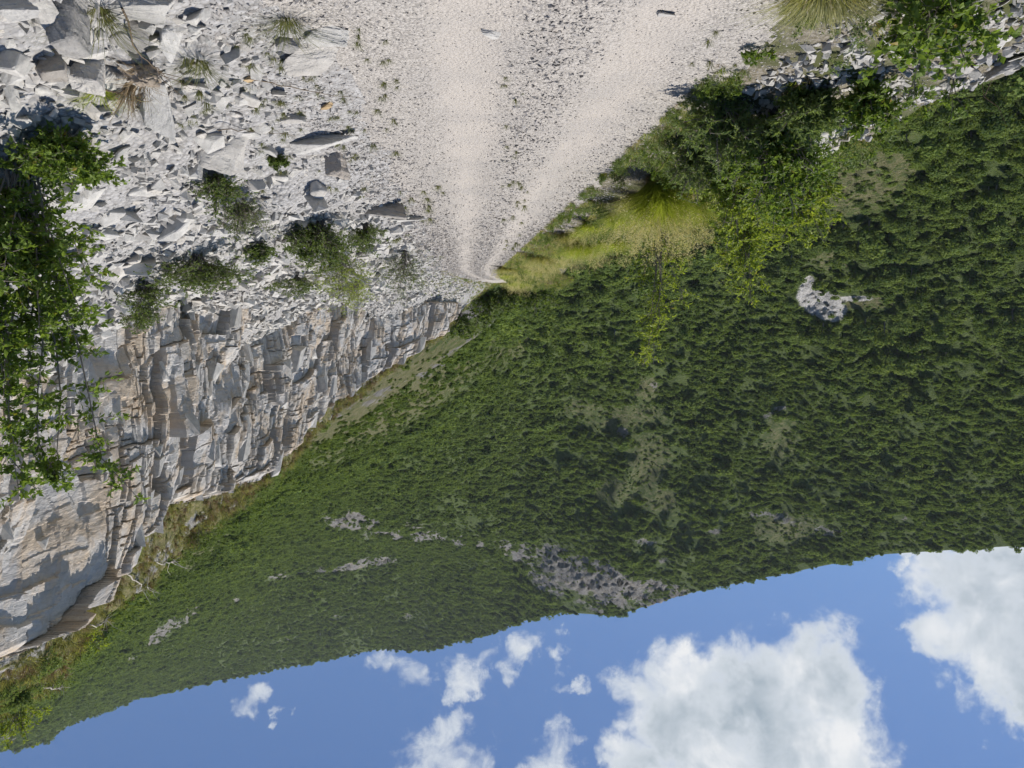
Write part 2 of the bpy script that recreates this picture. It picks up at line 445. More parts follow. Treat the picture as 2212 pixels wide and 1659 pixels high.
M_DRY = mat_leaf('dry brown stalk', (0.15, 0.105, 0.06), (0.30, 0.22, 0.12), transl=0.15)
M_WEED = mat_leaf('wispy weed', (0.085, 0.106, 0.047), (0.162, 0.170, 0.072), (0.170, 0.111, 0.043))
M_FOREST = mat_leaf('forest foliage', (0.082, 0.124, 0.040), (0.168, 0.228, 0.072), transl=0.3, rand=True, gloss=0.0)
M_FORESTN = mat_leaf('valley tree foliage', (0.080, 0.122, 0.040), (0.165, 0.222, 0.070), transl=0.3, rand=True, gloss=0.0)

def mat_bark(name, a, b):
    m, g = new_mat(name)
    P = g.n('ShaderNodeNewGeometry').outputs['Position']
    n = g.noise(P, 40, 4, 0.6)
    finish(g, g.mix(n, a, b), 0.9, n, 0.4, 0.01, 0.2)
    return m
M_BARK = mat_bark('grey brown bark', (0.14, 0.12, 0.10), (0.26, 0.23, 0.20))
M_BLEACH = mat_bark('bleached dead wood', (0.34, 0.31, 0.27), (0.5, 0.46, 0.4))
M_TWIG = mat_bark('dark dry twig', (0.10, 0.075, 0.05), (0.17, 0.13, 0.09))
M_SOIL = mat_bark('brown root soil', (0.17, 0.135, 0.10), (0.40, 0.34, 0.27))

# ------------------------------------------------------------------ terrain functions
def bend(Y):                       # the track swings away behind the cliff
    return 0.0034 * np.clip(np.asarray(Y, float) - 38, 0, 60) ** 2
def cliff_base_x(Y):
    Y = np.asarray(Y, float)
    return np.interp(Y, [-20, 4, 12, 20, 30, 44, 50, 55, 60, 66, 80], [7.2, 7.4, 7.7, 8.0, 8.2, 7.9, 6.4, 4.7, 2.7, 0.9, -1.8])
CLIFF_Z0 = 1.9
def ground_z(X, Y, detail=True):
    X = np.asarray(X, float); Y = np.asarray(Y, float); X, Y = np.broadcast_arrays(X, Y)
    x = X + bend(Y)
    xe = 0.95 + 0.25 * fbm(Y * 0.35, Y * 0 + 3.3, 5, 3)
    xb = cliff_base_x(Y) + bend(Y)
    t = np.clip((x - xe) / np.maximum(xb - xe, 0.8), 0, 1.6)
    zt = CLIFF_Z0 * (0.12 * t + 0.88 * t ** 1.08) + (0.35 + 1.7 * fbm(Y * 0.17, Y * 0 + 1.7, 15, 3)) * np.clip(t, 0, 1.15) ** 2.4
    z = np.where(x > xe, zt, 0.0)
    # crown and wheel ruts
    z = z + 0.035 * np.exp(-((x + 0.62) / 0.33) ** 2) - 0.02 * np.exp(-((x + 0.06) / 0.25) ** 2) - 0.02 * np.exp(-((x + 1.2) / 0.25) ** 2)
    # verge and drop to the valley
    sl = np.clip(-(x + 2.0), 0, None)
    z = z + 0.10 * sstep(0.0, 0.9, sl)
    edge = 3.75 + 0.3 * fbm(Y * 0.3, Y * 0 + 8.8, 6, 3)
    dr = np.clip(-x - edge, 0, None)
    z = z - np.where(dr < 1.0, 0.55 * dr ** 2, 0.55 + 1.1 * (dr - 1.0))
    if detail:
        k = sstep(0.6, 2.2, x) + 0.5 * sstep(2.2, 3.2, -x)
        z = z + k * (0.30 * fbm(X * 0.7, Y * 0.7, 11, 4) + 0.10 * fbm(X * 2.6, Y * 2.6, 12, 3)) + 0.012 * fbm(X * 3, Y * 3, 13, 3)
    return np.maximum(z, -60)

def hit(x, y, tmax=140):
    """where a survey point meets the ground"""
    d = ray(x, y); t = np.geomspace(1.5, tmax, 900)
    P = EYE + t[:, None] * d
    g = ground_z(P[:, 0], P[:, 1])
    k = np.argmax(P[:, 2] <= g)
    if P[k, 2] > g[k]: k = len(t) - 1
    return np.array([P[k, 0], P[k, 1], g[k]])

def px2m(P, px):                    # size in metres of a span of survey px at a point
    return px * 0.463 * ((np.asarray(P) - EYE) @ FWD) / FPX

# ------------------------------------------------------------------ near ground: road, talus, verge
def build_ground():
    ys = np.concatenate([np.linspace(-25, 1.5, 18)[:-1], np.geomspace(1.5, 73, 470)])
    xs = np.concatenate([-np.geomspace(6, 60, 26)[::-1], np.linspace(-6, 7, 250)[1:-1], np.linspace(7, 14, 12)])
    Xr, Y = np.meshgrid(xs, ys, indexing='ij')
    X = Xr - bend(Y)
    Z = ground_z(X, Y)
    x = Xr
    track = np.maximum(np.exp(-((x + 0.06) / 0.36) ** 2), np.exp(-((x + 1.2) / 0.34) ** 2))
    track = track * (0.80 + 0.55 * fbm(X * 2.2, Y * 0.5, 21, 5) + 0.35 * fbm(X * 9, Y * 1.2, 24, 3))
    V = np.stack([X, Y, Z], -1).reshape(-1, 3)
    F = grid_faces(*X.shape)
    xc = x.ravel()[F].mean(1); yc = Y.ravel()[F].mean(1)
    wob = 0.22 * fbm(yc * 1.1, xc * 0, 31, 4)
    far = yc > 71.5 + 4 * wob
    right = (xc > 0.95 + wob) & ~far; left = (xc < -2.0 + wob) | far
    A = {'track': track.ravel()}
    out = {}
    for nm, msk, mt in (('gravel_road', ~right & ~left, M_ROAD), ('talus_slope', right, M_TALUS), ('verge', left, M_VERGE)):
        v, f, a = compact(V, F[msk], A)
        out[nm] = tag(obj(nm, mesh_np(nm, v, f, mt, True, a)), kind='structure')
    return out
GROUND = build_ground()

# ------------------------------------------------------------------ cliff with fractured blocks
TOPD = [(-420, 1690), (-250, 1560), (0, 1411), (35, 1394), (55, 1349), (125, 1304), (175, 1244), (200, 1190), (300, 1150), (342, 1088), (390, 1089), (462, 1069), (495, 1049),
        (550, 1040), (600, 1008), (650, 968), (690, 908), (704, 880), (770, 848), (840, 790), (905, 738), (970, 690), (985, 668), (1000, 655)]
BANKD = [(-420, 1900), (-250, 1760), (0, 1557), (132, 1469), (175, 1372), (217, 1325), (320, 1256), (400, 1180), (480, 1112), (550, 1065), (600, 1030), (690, 920), (770, 858), (905, 745), (1000, 660)]
def cliff_lines(n):
    xd = np.array([p[0] for p in TOPD], float); yd = np.array([p[1] for p in TOPD], float)
    d = ray(xd, yd)
    setback = np.interp(xd, [-420, 600, 700, 850, 1000], [0.6, 0.7, 0.6, 0.45, 0.3])
    Ys = []
    for k in range(len(xd)):       # where this line of sight meets the set-back cliff edge
        lo, hi = 4.0, 66.0
        for _ in range(50):
            mid = (lo + hi) / 2
            if d[k, 0] / d[k, 1] * mid > cliff_base_x(mid) + setback[k]: hi = mid
            else: lo = mid
        Ys.append(lo)
    Ys = np.array(Ys)
    Zt = 1.7 + d[:, 2] / d[:, 1] * Ys
    o = np.argsort(Ys); Ys, Zt, setback = Ys[o], Zt[o], setback[o]
    Y = np.geomspace(Ys[0], 66.0, n)
    return Y, np.interp(Y, Ys, setback), np.interp(Y, Ys, Zt)

def block_field(s, t, w, h, seed, wv=0.35, hv=0.35):
    """bedding blocks cut by steep joints: depth offset, distance to joint and cell id"""
    s = s + 0.35 * w * fbm(s / w * 0.6, t / h * 0.5, seed + 50, 3)
    t = t + 0.30 * h * fbm(s / w * 0.6, t / h * 0.6, seed + 60, 3)
    u = s / w + 0.03 * t / h
    c = np.floor(u); c = c + (u - c > 0.25 + 0.5 * _hash(c, c * 0, c * 0 + seed)) * 0.5
    v = t / h + 3.7 * _hash(c * 2, c * 0 + 1, c * 0 + seed)
    r = np.floor(v); r = r + (v - r > 0.25 + 0.5 * _hash(c * 2, r, r * 0 + seed + 1)) * 0.5
    q = np.full_like(c, seed)
    off = _hash(c * 2, r * 2, q + 2) - 0.5
    fu = u - np.floor(u) - 0.5; fv = v - np.floor(v) - 0.5
    tilt = (_hash(c * 2, r * 2, q + 3) - 0.5) * fu * wv * 2 + (_hash(c * 2, r * 2, q + 4) - 0.5) * fv * hv * 2
    return off + tilt, _hash(c * 2, r * 2, q + 5)

def facet_field(s, t, w, h, seed, slope=0.8):
    """broken faces: the outermost of many randomly tilted planes"""
    u = s / w; v = t / h; ci = np.floor(u); cj = np.floor(v)
    best = np.full(u.shape, -9.0); bid = np.zeros(u.shape)
    for a in (-1, 0, 1):
        for b in (-1, 0, 1):
            i = ci + a; j = cj + b; q = np.full_like(i, seed)
            px = i + _hash(i, j, q); py = j + _hash(i, j, q + 1)
            dx = u - px; dy = v - py
            f = 0.9 * (_hash(i, j, q + 2) - 0.5) + slope * ((_hash(i, j, q + 3) - 0.5) * dx + (_hash(i, j, q + 4) - 0.5) * dy) * 2 - 0.55 * (np.maximum(np.abs(dx), np.abs(dy)) ** 2)
            k = f > best
            best = np.where(k, f, best); bid = np.where(k, _hash(i, j, q + 5), bid)
    return best, bid

def build_cliff():
    ns, nt = 1150, 300
    Y, sb, zt = cliff_lines(ns)
    xb = cliff_base_x(Y)
    seg = np.hypot(np.gradient(xb), np.gradient(Y)); S = np.cumsum(seg)
    T = np.linspace(-0.12, 1.0, nt)
    dn = np.stack([-np.gradient(Y), np.gradient(xb)], 1); dn /= np.linalg.norm(dn, axis=1)[:, None]
    s = S[:, None] + 0 * T; H = np.maximum(zt - CLIFF_Z0, 0.4)[:, None]
    tz = T * H                                                    # metres above the foot
    prof = 0.6 * np.clip(T, 0, 1) + 0.4 * np.clip(T, 0, 1) ** 3   # steep face that leans back near its rim
    wx = s + 0.30 * fbm(s * 0.6, tz * 0.5, 75, 3) + 0.02 * tz; wz = tz + 0.10 * s + 0.30 * fbm(s * 0.4, tz * 0.7, 76, 3)
    big, id1 = facet_field(wx, wz, 3.0, 4.6, 101)
    med, id2 = facet_field(wx + 9, wz, 1.5, 1.9, 202)
    sml, id3 = facet_field(wx + 3, wz + 5, 0.6, 0.7, 303)
    tny, id4 = facet_field(wx + 1, wz + 2, 0.16, 0.22, 404)
    blk, id5 = block_field(wx, wz, 4.0, 4.2, 505, 0.12, 0.10)
    blb, id6 = block_field(wx + 4, wz + 2, 1.9, 2.0, 506, 0.16, 0.14)
    blc, id7 = block_field(wx + 7, wz + 1, 0.8, 0.75, 507, 0.2, 0.2)
    fade = np.clip((1.0 - T) / 0.05, 0.25, 1) * np.clip((T + 0.12) / 0.1, 0, 1)
    disp = (0.85 * big + 0.34 * med * (0.4 + id1) + 0.11 * sml * (0.3 + id2) + 0.025 * tny * (0.3 + id3) + 0.60 * blk + 0.34 * blb * (0.2 + id5) + 0.07 * blc) * fade
    disp = disp + 0.8 * fbm(s * 0.13, tz * 0.15, 71, 3) + 0.04 * fbm(s * 2.3, tz * 1.6, 72, 4)
    def edges(a):
        e = np.zeros(a.shape, bool)
        e[:-1] |= a[:-1] != a[1:]; e[:, :-1] |= a[:, :-1] != a[:, 1:]
        return e
    ed = edges(id5) | (edges(id6) & (id5 > 0.35)) | (edges(id7) & (id6 > 0.7)); ed[1:] |= ed[:-1]; crack = ed.astype(float)
    disp = disp - 0.10 * crack
    X = xb[:, None] + sb[:, None] * prof + dn[:, 0:1] * disp
    Yy = Y[:, None] + dn[:, 1:2] * disp + 0 * T
    Z = CLIFF_Z0 + tz + 0.05 * med * fade + 0.03 * sml * fade
    V = np.stack([X, Yy, Z], -1)
    cell = 0.3 * id5 + 0.45 * id6 + 0.25 * id7
    o = tag(obj('cliff', mesh_np('cliff', V.reshape(-1, 3), grid_faces(ns, nt)[:, ::-1], M_CLIFF, False, {'cell': cell.ravel(), 'crack': crack.ravel()})), kind='structure')
    return o, V, dn
CLIFF, CV, CN = build_cliff()

def build_bank():
    """the grassy ground that runs up behind the rim of the cliff"""
    rim = CV[:, -1, :]; n = len(rim)
    xd, _, _ = project(rim)
    yb = np.interp(xd, [p[0] for p in BANKD], [p[1] for p in BANKD])
    d = ray(xd, yb)
    back = np.interp(xd, [-420, 0, 500, 700, 1000], [3.6, 3.2, 2.4, 1.5, 1.2])
    k = (rim[:, 1] + back * 0.9) / d[:, 1]
    top = EYE + d * k[:, None]
    top[:, 2] = np.maximum(top[:, 2], rim[:, 2] + 0.15)
    far = top + np.stack([np.full(n, 25.0), np.full(n, 26.0), np.full(n, -2.0)], 1)
    m = 40; rows = []
    for j in range(m):
        t = j / (m - 1)
        p = rim * (1 - t) + top * t
        p = p + np.stack([0 * t * rim[:, 0], 0 * rim[:, 0], (0.35 * fbm(rim[:, 1] * 0.6, rim[:, 0] * 0 + t * 3, 81, 4) + 0.12 * fbm(rim[:, 1] * 3, rim[:, 0] * 0 + t * 9, 82, 3)) * min(1, 5 * t)], 1)
        rows.append(p)
    rows[0] = rows[0] + np.array([0.05, 0.05, -0.08])
    rows.append(far)
    V = np.stack(rows, 1)
    o = tag(obj('hillside', mesh_np('hillside', V.reshape(-1, 3), grid_faces(n, m + 1)[:, ::-1], M_BANK, True)), kind='structure')
    return V
BANK = build_bank()

# ------------------------------------------------------------------ mountains
COLS = [(2700, [(-100, 90), (200, 130), (400, 170), (650, 225), (900, 290), (1180, 370)]),
        (2212, [(-50, 95), (200, 140), (400, 185), (650, 245), (900, 310), (1178, 395)]),
        (1900, [(-30, 95), (250, 150), (400, 190), (650, 255), (900, 325), (1198, 430)]),
        (1700, [(20, 100), (250, 150), (400, 190), (650, 262), (900, 340), (1238, 470)]),
        (1500, [(150, 115), (400, 190), (650, 270), (900, 350), (1100, 420), (1200, 450), (1278, 500)]),
        (1330, [(250, 130), (450, 195), (650, 262), (900, 360), (1150, 450), (1240, 500), (1330, 570)]),
        (1200, [(350, 140), (500, 190), (650, 255), (900, 370), (1150, 480), (1250, 560), (1322, 640)]),
        (1110, [(480, 75), (590, 92), (640, 104), (665, 220), (900, 370), (1150, 500), (1250, 640), (1348, 740)]),
        (1060, [(500, 70), (640, 86), (700, 100), (730, 190), (900, 350), (1150, 500), (1250, 660), (1368, 790)]),
        (920, [(560, 66), (760, 84), (800, 100), (830, 160), (950, 320), (1140, 500), (1210, 700), (1405, 920)]),
        (820, [(620, 62), (830, 80), (870, 98), (895, 160), (980, 300), (1130, 490), (1200, 700), (1402, 960)]),
        (640, [(700, 58), (960, 78), (990, 96), (1020, 170), (1080, 300), (1140, 480), (1230, 720), (1437, 1020)]),
        (480, [(800, 55), (1080, 75), (1110, 100), (1150, 220), (1240, 450), (1340, 740), (1467, 1060)]),
        (300, [(900, 55), (1220, 70), (1250, 120), (1290, 260), (1370, 520), (1430, 800), (1507, 1080)]),
        (150, [(1000, 55), (1380, 68), (1400, 140), (1440, 330), (1500, 700), (1566, 1090)]),
        (95, [(1000, 55), (1430, 68), (1450, 160), (1490, 380), (1540, 720), (1604, 1100)]),
        (0, [(1000, 55), (1500, 66), (1520, 250), (1560, 600), (1622, 1110)]),
        (-300, [(1000, 55), (1640, 70), (1670, 300), (1720, 700), (1790, 1150)])]
SPOTS = {  # ellipses on the survey sheet: x, y, rx, ry, angle(deg), strength
    'rock': [(1130, 1195, 70, 22, 12, .8), (1220, 1225, 80, 36, 25, 1.1), (1300, 1258, 85, 42, 22, 1.15), (1390, 1272, 75, 34, 16, 1.1), (1460, 1280, 50, 18, 5, .9), (1290, 1305, 60, 22, 15, .6), (1180, 1260, 50, 26, 45, .8),
             (730, 1122, 60, 18, 8, .95), (790, 1135, 50, 24, 30, .9), (840, 1155, 34, 13, 0, .95), (905, 1150, 50, 18, 10, 1.0), (985, 1160, 26, 10, 0, .7), (790, 1216, 90, 10, -10, 1.0), (860, 1152, 190, 9, 9, .8), (640, 1235, 60, 7, -14, .8), (500, 1300, 50, 6, -30, .7), (760, 1330, 50, 6, 0, .6), (640, 1375, 80, 7, -8, .6), (1130, 1180, 90, 10, 14, .9), (1560, 1150, 60, 8, 8, .55), (1930, 1120, 40, 8, 0, .5), (695, 1228, 24, 8, 0, .9), (600, 1238, 30, 8, -15, .7), (545, 1280, 30, 8, -20, .6),
             (350, 1365, 110, 13, -40, 1), (400, 1335, 40, 12, -40, .9), (30, 1585, 50, 14, -38, .9), (870, 1330, 22, 9, 0, .8), (1060, 1175, 40, 12, 10, .7),
             (1395, 1172, 36, 12, 10, .5), (1430, 1210, 30, 12, 10, .5), (1690, 1120, 60, 16, 15, .62), (1640, 1110, 30, 14, 0, .6), (1800, 1150, 60, 14, 10, .5), (1340, 935, 18, 14, 0, .8), (1410, 832, 10, 14, 0, .9), (1660, 900, 24, 14, 0, .6), (1690, 885, 22, 10, 0, .6), (1190, 705, 34, 10, -10, .7),
             (1260, 1235, 60, 40, 25, .6), (1070, 700, 60, 14, -35, .6), (1010, 740, 60, 12, -35, .55), (930, 800, 80, 14, -36, .6), (830, 850, 80, 12, -30, .6), (760, 880, 60, 10, -30, .55), (660, 930, 50, 10, -45, .7), (1040, 665, 60, 16, -20, .9)],
    'dry': [(1360, 900, 110, 35, -10, .5), (1400, 1000, 55, 80, 10, .55), (1330, 1060, 60, 40, 0, .5), (1260, 880, 60, 25, 0, .5), (1850, 400, 110, 80, 0, .62), (1930, 360, 80, 60, 0, .6), (1800, 560, 60, 30, 0, .55), (1830, 655, 110, 16, -2, .7), (1690, 950, 50, 60, 0, .5), (1700, 1140, 90, 40, 0, .55), (1400, 840, 30, 30, 0, .6),
            (850, 860, 260, 70, -32, .8), (600, 1000, 200, 40, -38, .75), (400, 1180, 120, 50, -35, .7), (1430, 1080, 60, 40, 0, .5), (1100, 760, 80, 30, -30, .5), (1250, 1250, 130, 40, 20, .5)],
    'quarry': [(1775, 655, 55, 30, 25, 1), (1745, 625, 18, 30, 0, .9), (1850, 645, 40, 7, 0, .7)]}
def spot_mask(x, y, lst):
    m = np.zeros_like(x)
    for sx, sy, rx, ry, an, st in lst:
        a = R(an); dx = x - sx; dy = y - sy
        u = (dx * math.cos(a) + dy * math.sin(a)) / rx; v = (-dx * math.sin(a) + dy * math.cos(a)) / ry
        m = np.maximum(m, st * np.exp(-(u * u + v * v) ** 1.5 * 0.7))
    return m

def build_mountain():
    nu, nv = 560, 420
    cx = np.array([c[0] for c in COLS][::-1], float)
    tt = np.linspace(0, 1, 64)
    ytab, rtab = [], []
    for x, pts in COLS[::-1]:
        y = np.array([p[0] for p in pts], float); r = np.array([p[1] for p in pts], float)
        q = np.linspace(0, 1, len(pts)) * 0 + np.cumsum(np.concatenate([[0], np.hypot(np.diff(y) / 1000, np.diff(np.log(r)))]))
        q /= q[-1]
        ytab.append(np.interp(tt, q, y)); rtab.append(np.interp(tt, q, r))
    ytab = np.array(ytab); rtab = np.array(rtab)
    xs = np.linspace(2700, -300, nu); vs_ = np.linspace(0, 1, nv)
    def interp2(tab):
        a = np.stack([np.interp(vs_, tt, row) for row in tab])            # cols x nv
        return np.stack([np.interp(xs, cx, a[:, j]) for j in range(nv)], 1)
    XD = xs[:, None] + 0 * vs_; YD = interp2(ytab); RR = np.exp(interp2(np.log(rtab)))
    # gullies and spurs modulate the range a little, kept off the skyline
    keep = np.clip((1 - vs_) / 0.1, 0, 1)
    RR = RR * (1 + 0.045 * fbm(XD / 210 + 0.25 * YD / 210, YD / 700, 91, 4) * keep + 0.02 * fbm(XD / 40, YD / 60, 92, 3) * keep)
    d = ray(XD, YD); hd = np.hypot(d[..., 0], d[..., 1])
    V = EYE + d * (RR / hd)[..., None]
    rock = spot_mask(XD, YD, SPOTS['rock']); dry = spot_mask(XD, YD, SPOTS['dry']); qu = spot_mask(XD, YD, SPOTS['quarry'])
    rock = rock * np.clip(0.85 + 0.9 * fbm(XD / 22, YD / 10, 95, 4), 0.35, 1.2)
    # craggy relief where rock crops out
    uh = d[..., :2] / hd[..., None]
    amp = np.clip(np.maximum(rock, qu) - 0.2, 0, 1) * RR / 500
    cr, _ = block_field(XD * 0.30, YD * 0.30, 4.0, 7.0, 505)
    cr2, _ = block_field(XD * 0.30, YD * 0.30, 1.6, 2.6, 506)
    rel = amp * (6 * cr + 4 * cr2 + 3 * fbm(XD / 9, YD / 9, 93, 4))
    V[..., 0] -= uh[..., 0] * rel; V[..., 1] -= uh[..., 1] * rel
    # fall away behind the ridge
    ridge = V[:, -1, :]; uu = uh[:, -1, :]
    b1 = ridge + np.concatenate([uu * 60, np.full((nu, 1), -14.0)], 1)
    b2 = ridge + np.concatenate([uu * 900, np.full((nu, 1), -420.0)], 1)
    W = np.concatenate([V, b1[:, None], b2[:, None]], 1)
    z2 = np.zeros((nu, 2))
    at = {k: np.concatenate([m, z2], 1).ravel() for k, m in (('rock', rock), ('dry', dry), ('quarry', qu))}
    o = tag(obj('mountain', mesh_np('mountain', W.reshape(-1, 3), grid_faces(nu, nv + 2), M_MOUNT, True, at)), kind='structure')
    return V, XD, YD, RR, rock, dry, qu
MV, MXD, MYD, MRR, MROCK, MDRY, MQU = build_mountain()

# ------------------------------------------------------------------ foliage builders
def quads_cards(P, Nn, size, rs, aspect=0.7):
    n = len(P)
    a = rs.normal(size=(n, 3)); u = np.cross(Nn, a); u /= np.linalg.norm(u, axis=1)[:, None] + 1e-9
    v = np.cross(Nn, u)
    s = size[:, None]
    bend_ = Nn * s * 0.18
    V = np.stack([P - u * s * .5, P + v * s * .5 * aspect - bend_ * .5, P + u * s * .5, P - v * s * .5 * aspect - bend_ * .5], 1).reshape(-1, 3)
    return V, np.arange(4 * n).reshape(n, 4)

def crown_mesh(name, seed, h, w, ncards, csize, mat, lobes=8, low=0.18, conifer=False):
    rs = np.random.default_rng(seed)
    C = []; Rr = []
    for k in range(lobes):
        a = rs.uniform(0, 2 * math.pi); q = rs.uniform(0, 1)
        zz = low + (0.92 - low) * rs.uniform(0.12, 0.86)
        rad = w * 0.5 * (0.62 * math.sin(math.pi * (0.25 + 0.65 * (zz - low) / (1 - low)))) * math.sqrt(q)
        C.append((rad * math.cos(a), rad * math.sin(a), zz * h)); Rr.append(w * rs.uniform(0.17, 0.30))
    C = np.array(C); Rr = np.array(Rr)
    k = rs.integers(0, lobes, ncards)
    dv = rs.normal(size=(ncards, 3)); dv[:, 2] += 0.25; dv /= np.linalg.norm(dv, axis=1)[:, None]
    rr = rs.uniform(0.55, 1.12, ncards) ** 0.7
    P = C[k] + dv * (Rr[k] * rr)[:, None] * np.array([1, 1, 0.85])
    Nn = dv + rs.normal(size=(ncards, 3)) * 0.55; Nn /= np.linalg.norm(Nn, axis=1)[:, None]
    V, F = quads_cards(P, Nn, csize * rs.uniform(0.6, 1.35, ncards), rs)
    t = np.repeat(np.clip(0.5 * rs.uniform(0, 1, ncards) + 0.5 * rs.uniform(0, 1, lobes)[k], 0, 1), 4)
    return mesh_np(name, V, F, mat, False, {'tint': t})

def tube(pts, rad, sides=5):
    pts = np.asarray(pts, float); n = len(pts); rad = np.asarray(rad, float)
    tg = np.gradient(pts, axis=0); tg /= np.linalg.norm(tg, axis=1)[:, None] + 1e-9
    ref = np.array([0.31, 0.17, 0.93]) if abs(tg[0] @ np.array([0.31, 0.17, 0.93])) < 0.9 else np.array([0.93, .2, .1])
    u = np.cross(tg, ref); u /= np.linalg.norm(u, axis=1)[:, None] + 1e-9
    v = np.cross(tg, u)
    an = np.linspace(0, 2 * np.pi, sides, endpoint=False)
    V = (pts[:, None] + rad[:, None, None] * (np.cos(an)[None, :, None] * u[:, None] + np.sin(an)[None, :, None] * v[:, None])).reshape(-1, 3)
    i = np.arange(n * sides).reshape(n, sides); j = np.roll(i, -1, axis=1)
    F = np.stack([i[:-1].ravel(), j[:-1].ravel(), j[1:].ravel(), i[1:].ravel()], 1)
    return V, F

class Geo:
    def __init__(self): self.V = []; self.F = []; self.T = []; self.n = 0
    def add(self, V, F, t=0.5):
        self.V.append(V); self.F.append(F + self.n); self.n += len(V)
        self.T.append(np.broadcast_to(np.asarray(t, float), (len(V),)))
    def mesh(self, name, mat, smooth=False):
        ks = {}
        for f in self.F: ks.setdefault(f.shape[1], []).append(f)
        return mesh_np(name, np.concatenate(self.V), [np.concatenate(v) for v in ks.values()], mat, smooth, {'tint': np.concatenate(self.T)})

LEAF = np.array([[0, 0, 0], [0.5, 0.42, 0.10], [0, 1.0, -0.10], [-0.5, 0.42, 0.10], [0, 0.45, 0.0]])
def leaves_geo(P, D, size, width, rs, upb=0.8, droop=0.15):
    n = len(P)
    D = D + np.array([0, 0, -droop]); D = D / (np.linalg.norm(D, axis=1)[:, None] + 1e-9)
    up = rs.normal(size=(n, 3)) * 0.75 + np.array([0, 0, upb])
    S = np.cross(D, up); S /= np.linalg.norm(S, axis=1)[:, None] + 1e-9
    N = np.cross(S, D)
    L = LEAF[None] * size[:, None, None]
    V = P[:, None] + L[..., 0:1] * width * S[:, None] + L[..., 1:2] * D[:, None] + L[..., 2:3] * N[:, None]
    b = (np.arange(n) * 5)[:, None]
    F = np.concatenate([b + np.array([0, 1, 2, 4]), b + np.array([0, 4, 2, 3])], 0)
    return V.reshape(-1, 3), F

def shrub(name, seed, h, spread, nstem, ntwig, nleaf, leaf, width, mat, bark=M_BARK, twig=0.3, lift=0.6, stem_r=0.012, bare=0.2, jitter=0.35, leader=0.0, link=True):
    """stems that fork into leafy twigs -> (foliage mesh, stem mesh)"""
    rs = np.random.default_rng(seed)
    st = Geo(); LP = []; LD = []; LT = []
    for i in range(nstem):
        a = rs.uniform(0, 2 * math.pi); q = math.sqrt(rs.uniform(0, 1))
        lean = np.array([math.cos(a) * q * spread, math.sin(a) * q * spread, 0])
        hh = h * (1 - 0.45 * q) * rs.uniform(0.75, 1.05)
        if leader and i < leader: lean *= 0.25; hh = h * rs.uniform(0.9, 1.05)
        t = np.linspace(0, 1, 7)[:, None]
        p = lean * (0.25 * t + 0.75 * t ** 1.4) + np.array([0, 0, hh]) * t ** (0.9) + np.cumsum(rs.normal(size=(7, 3)) * 0.025 * h, 0) * t
        p[:, :2] += rs.normal(size=2) * 0.06 * spread
        st.add(*tube(p, np.linspace(stem_r, stem_r * 0.25, 7), 5))
        stint = rs.uniform(0, 1)
        for j in range(ntwig):
            f = bare + (1 - bare) * rs.uniform(0, 1) ** 0.8
            k = f * 6; k0 = min(5, int(k)); b = p[k0] + (p[k0 + 1] - p[k0]) * (k - k0)
            dr = rs.normal(size=3); dr[2] = dr[2] * 0.5 + lift
            dr = dr / np.linalg.norm(dr) + 0.35 * lean / (np.linalg.norm(lean) + 1e-6); dr /= np.linalg.norm(dr)
            ln = twig * h * rs.uniform(0.45, 1.1) * (1.15 - 0.6 * f)
            tt = np.linspace(0, 1, 4)[:, None]
            tw = b + dr * ln * tt + np.array([0, 0, -0.22 * ln]) * tt ** 2 + np.cumsum(rs.normal(size=(4, 3)) * 0.05 * ln, 0)
            st.add(*tube(tw, np.linspace(stem_r * 0.35, stem_r * 0.12, 4), 3))
            m = nleaf
            g = rs.uniform(0.1, 1.03, m) * 3; g0 = np.minimum(2, g.astype(int)); fr = np.clip((g - g0), 0, 1.1)[:, None]
            lp = tw[g0] + (tw[g0 + 1] - tw[g0]) * fr
            ld = dr + rs.normal(size=(m, 3)) * 0.75
            LP.append(lp + rs.normal(size=(m, 3)) * 0.012 * h * jitter); LD.append(ld)
            LT.append(np.clip(0.45 * rs.uniform(0, 1, m) + 0.3 * stint + 0.25 * rs.uniform(), 0, 1) + 0.9 * (rs.uniform(0, 1, m) > 0.985))
    LP = np.concatenate(LP); LD = np.concatenate(LD); LT = np.concatenate(LT)
    V, F = leaves_geo(LP, LD / np.linalg.norm(LD, axis=1)[:, None], leaf * rs.uniform(0.6, 1.25, len(LP)), width, rs)
    fm = mesh_np(name + ' foliage', V, F, mat, False, {'tint': np.repeat(np.clip(LT, 0, 1), 5)})
    return fm, st.mesh(name + ' stems', bark, True)

def plant(name, label, cat, fm, sm, loc, rz=0.0, s=1.0, group=None, parts=('foliage', 'stems')):
    o = empty(name, loc, rz, s)
    if fm: obj(parts[0], fm, o)
    if sm: obj(parts[1], sm, o)
    return tag(o, label, cat, group)

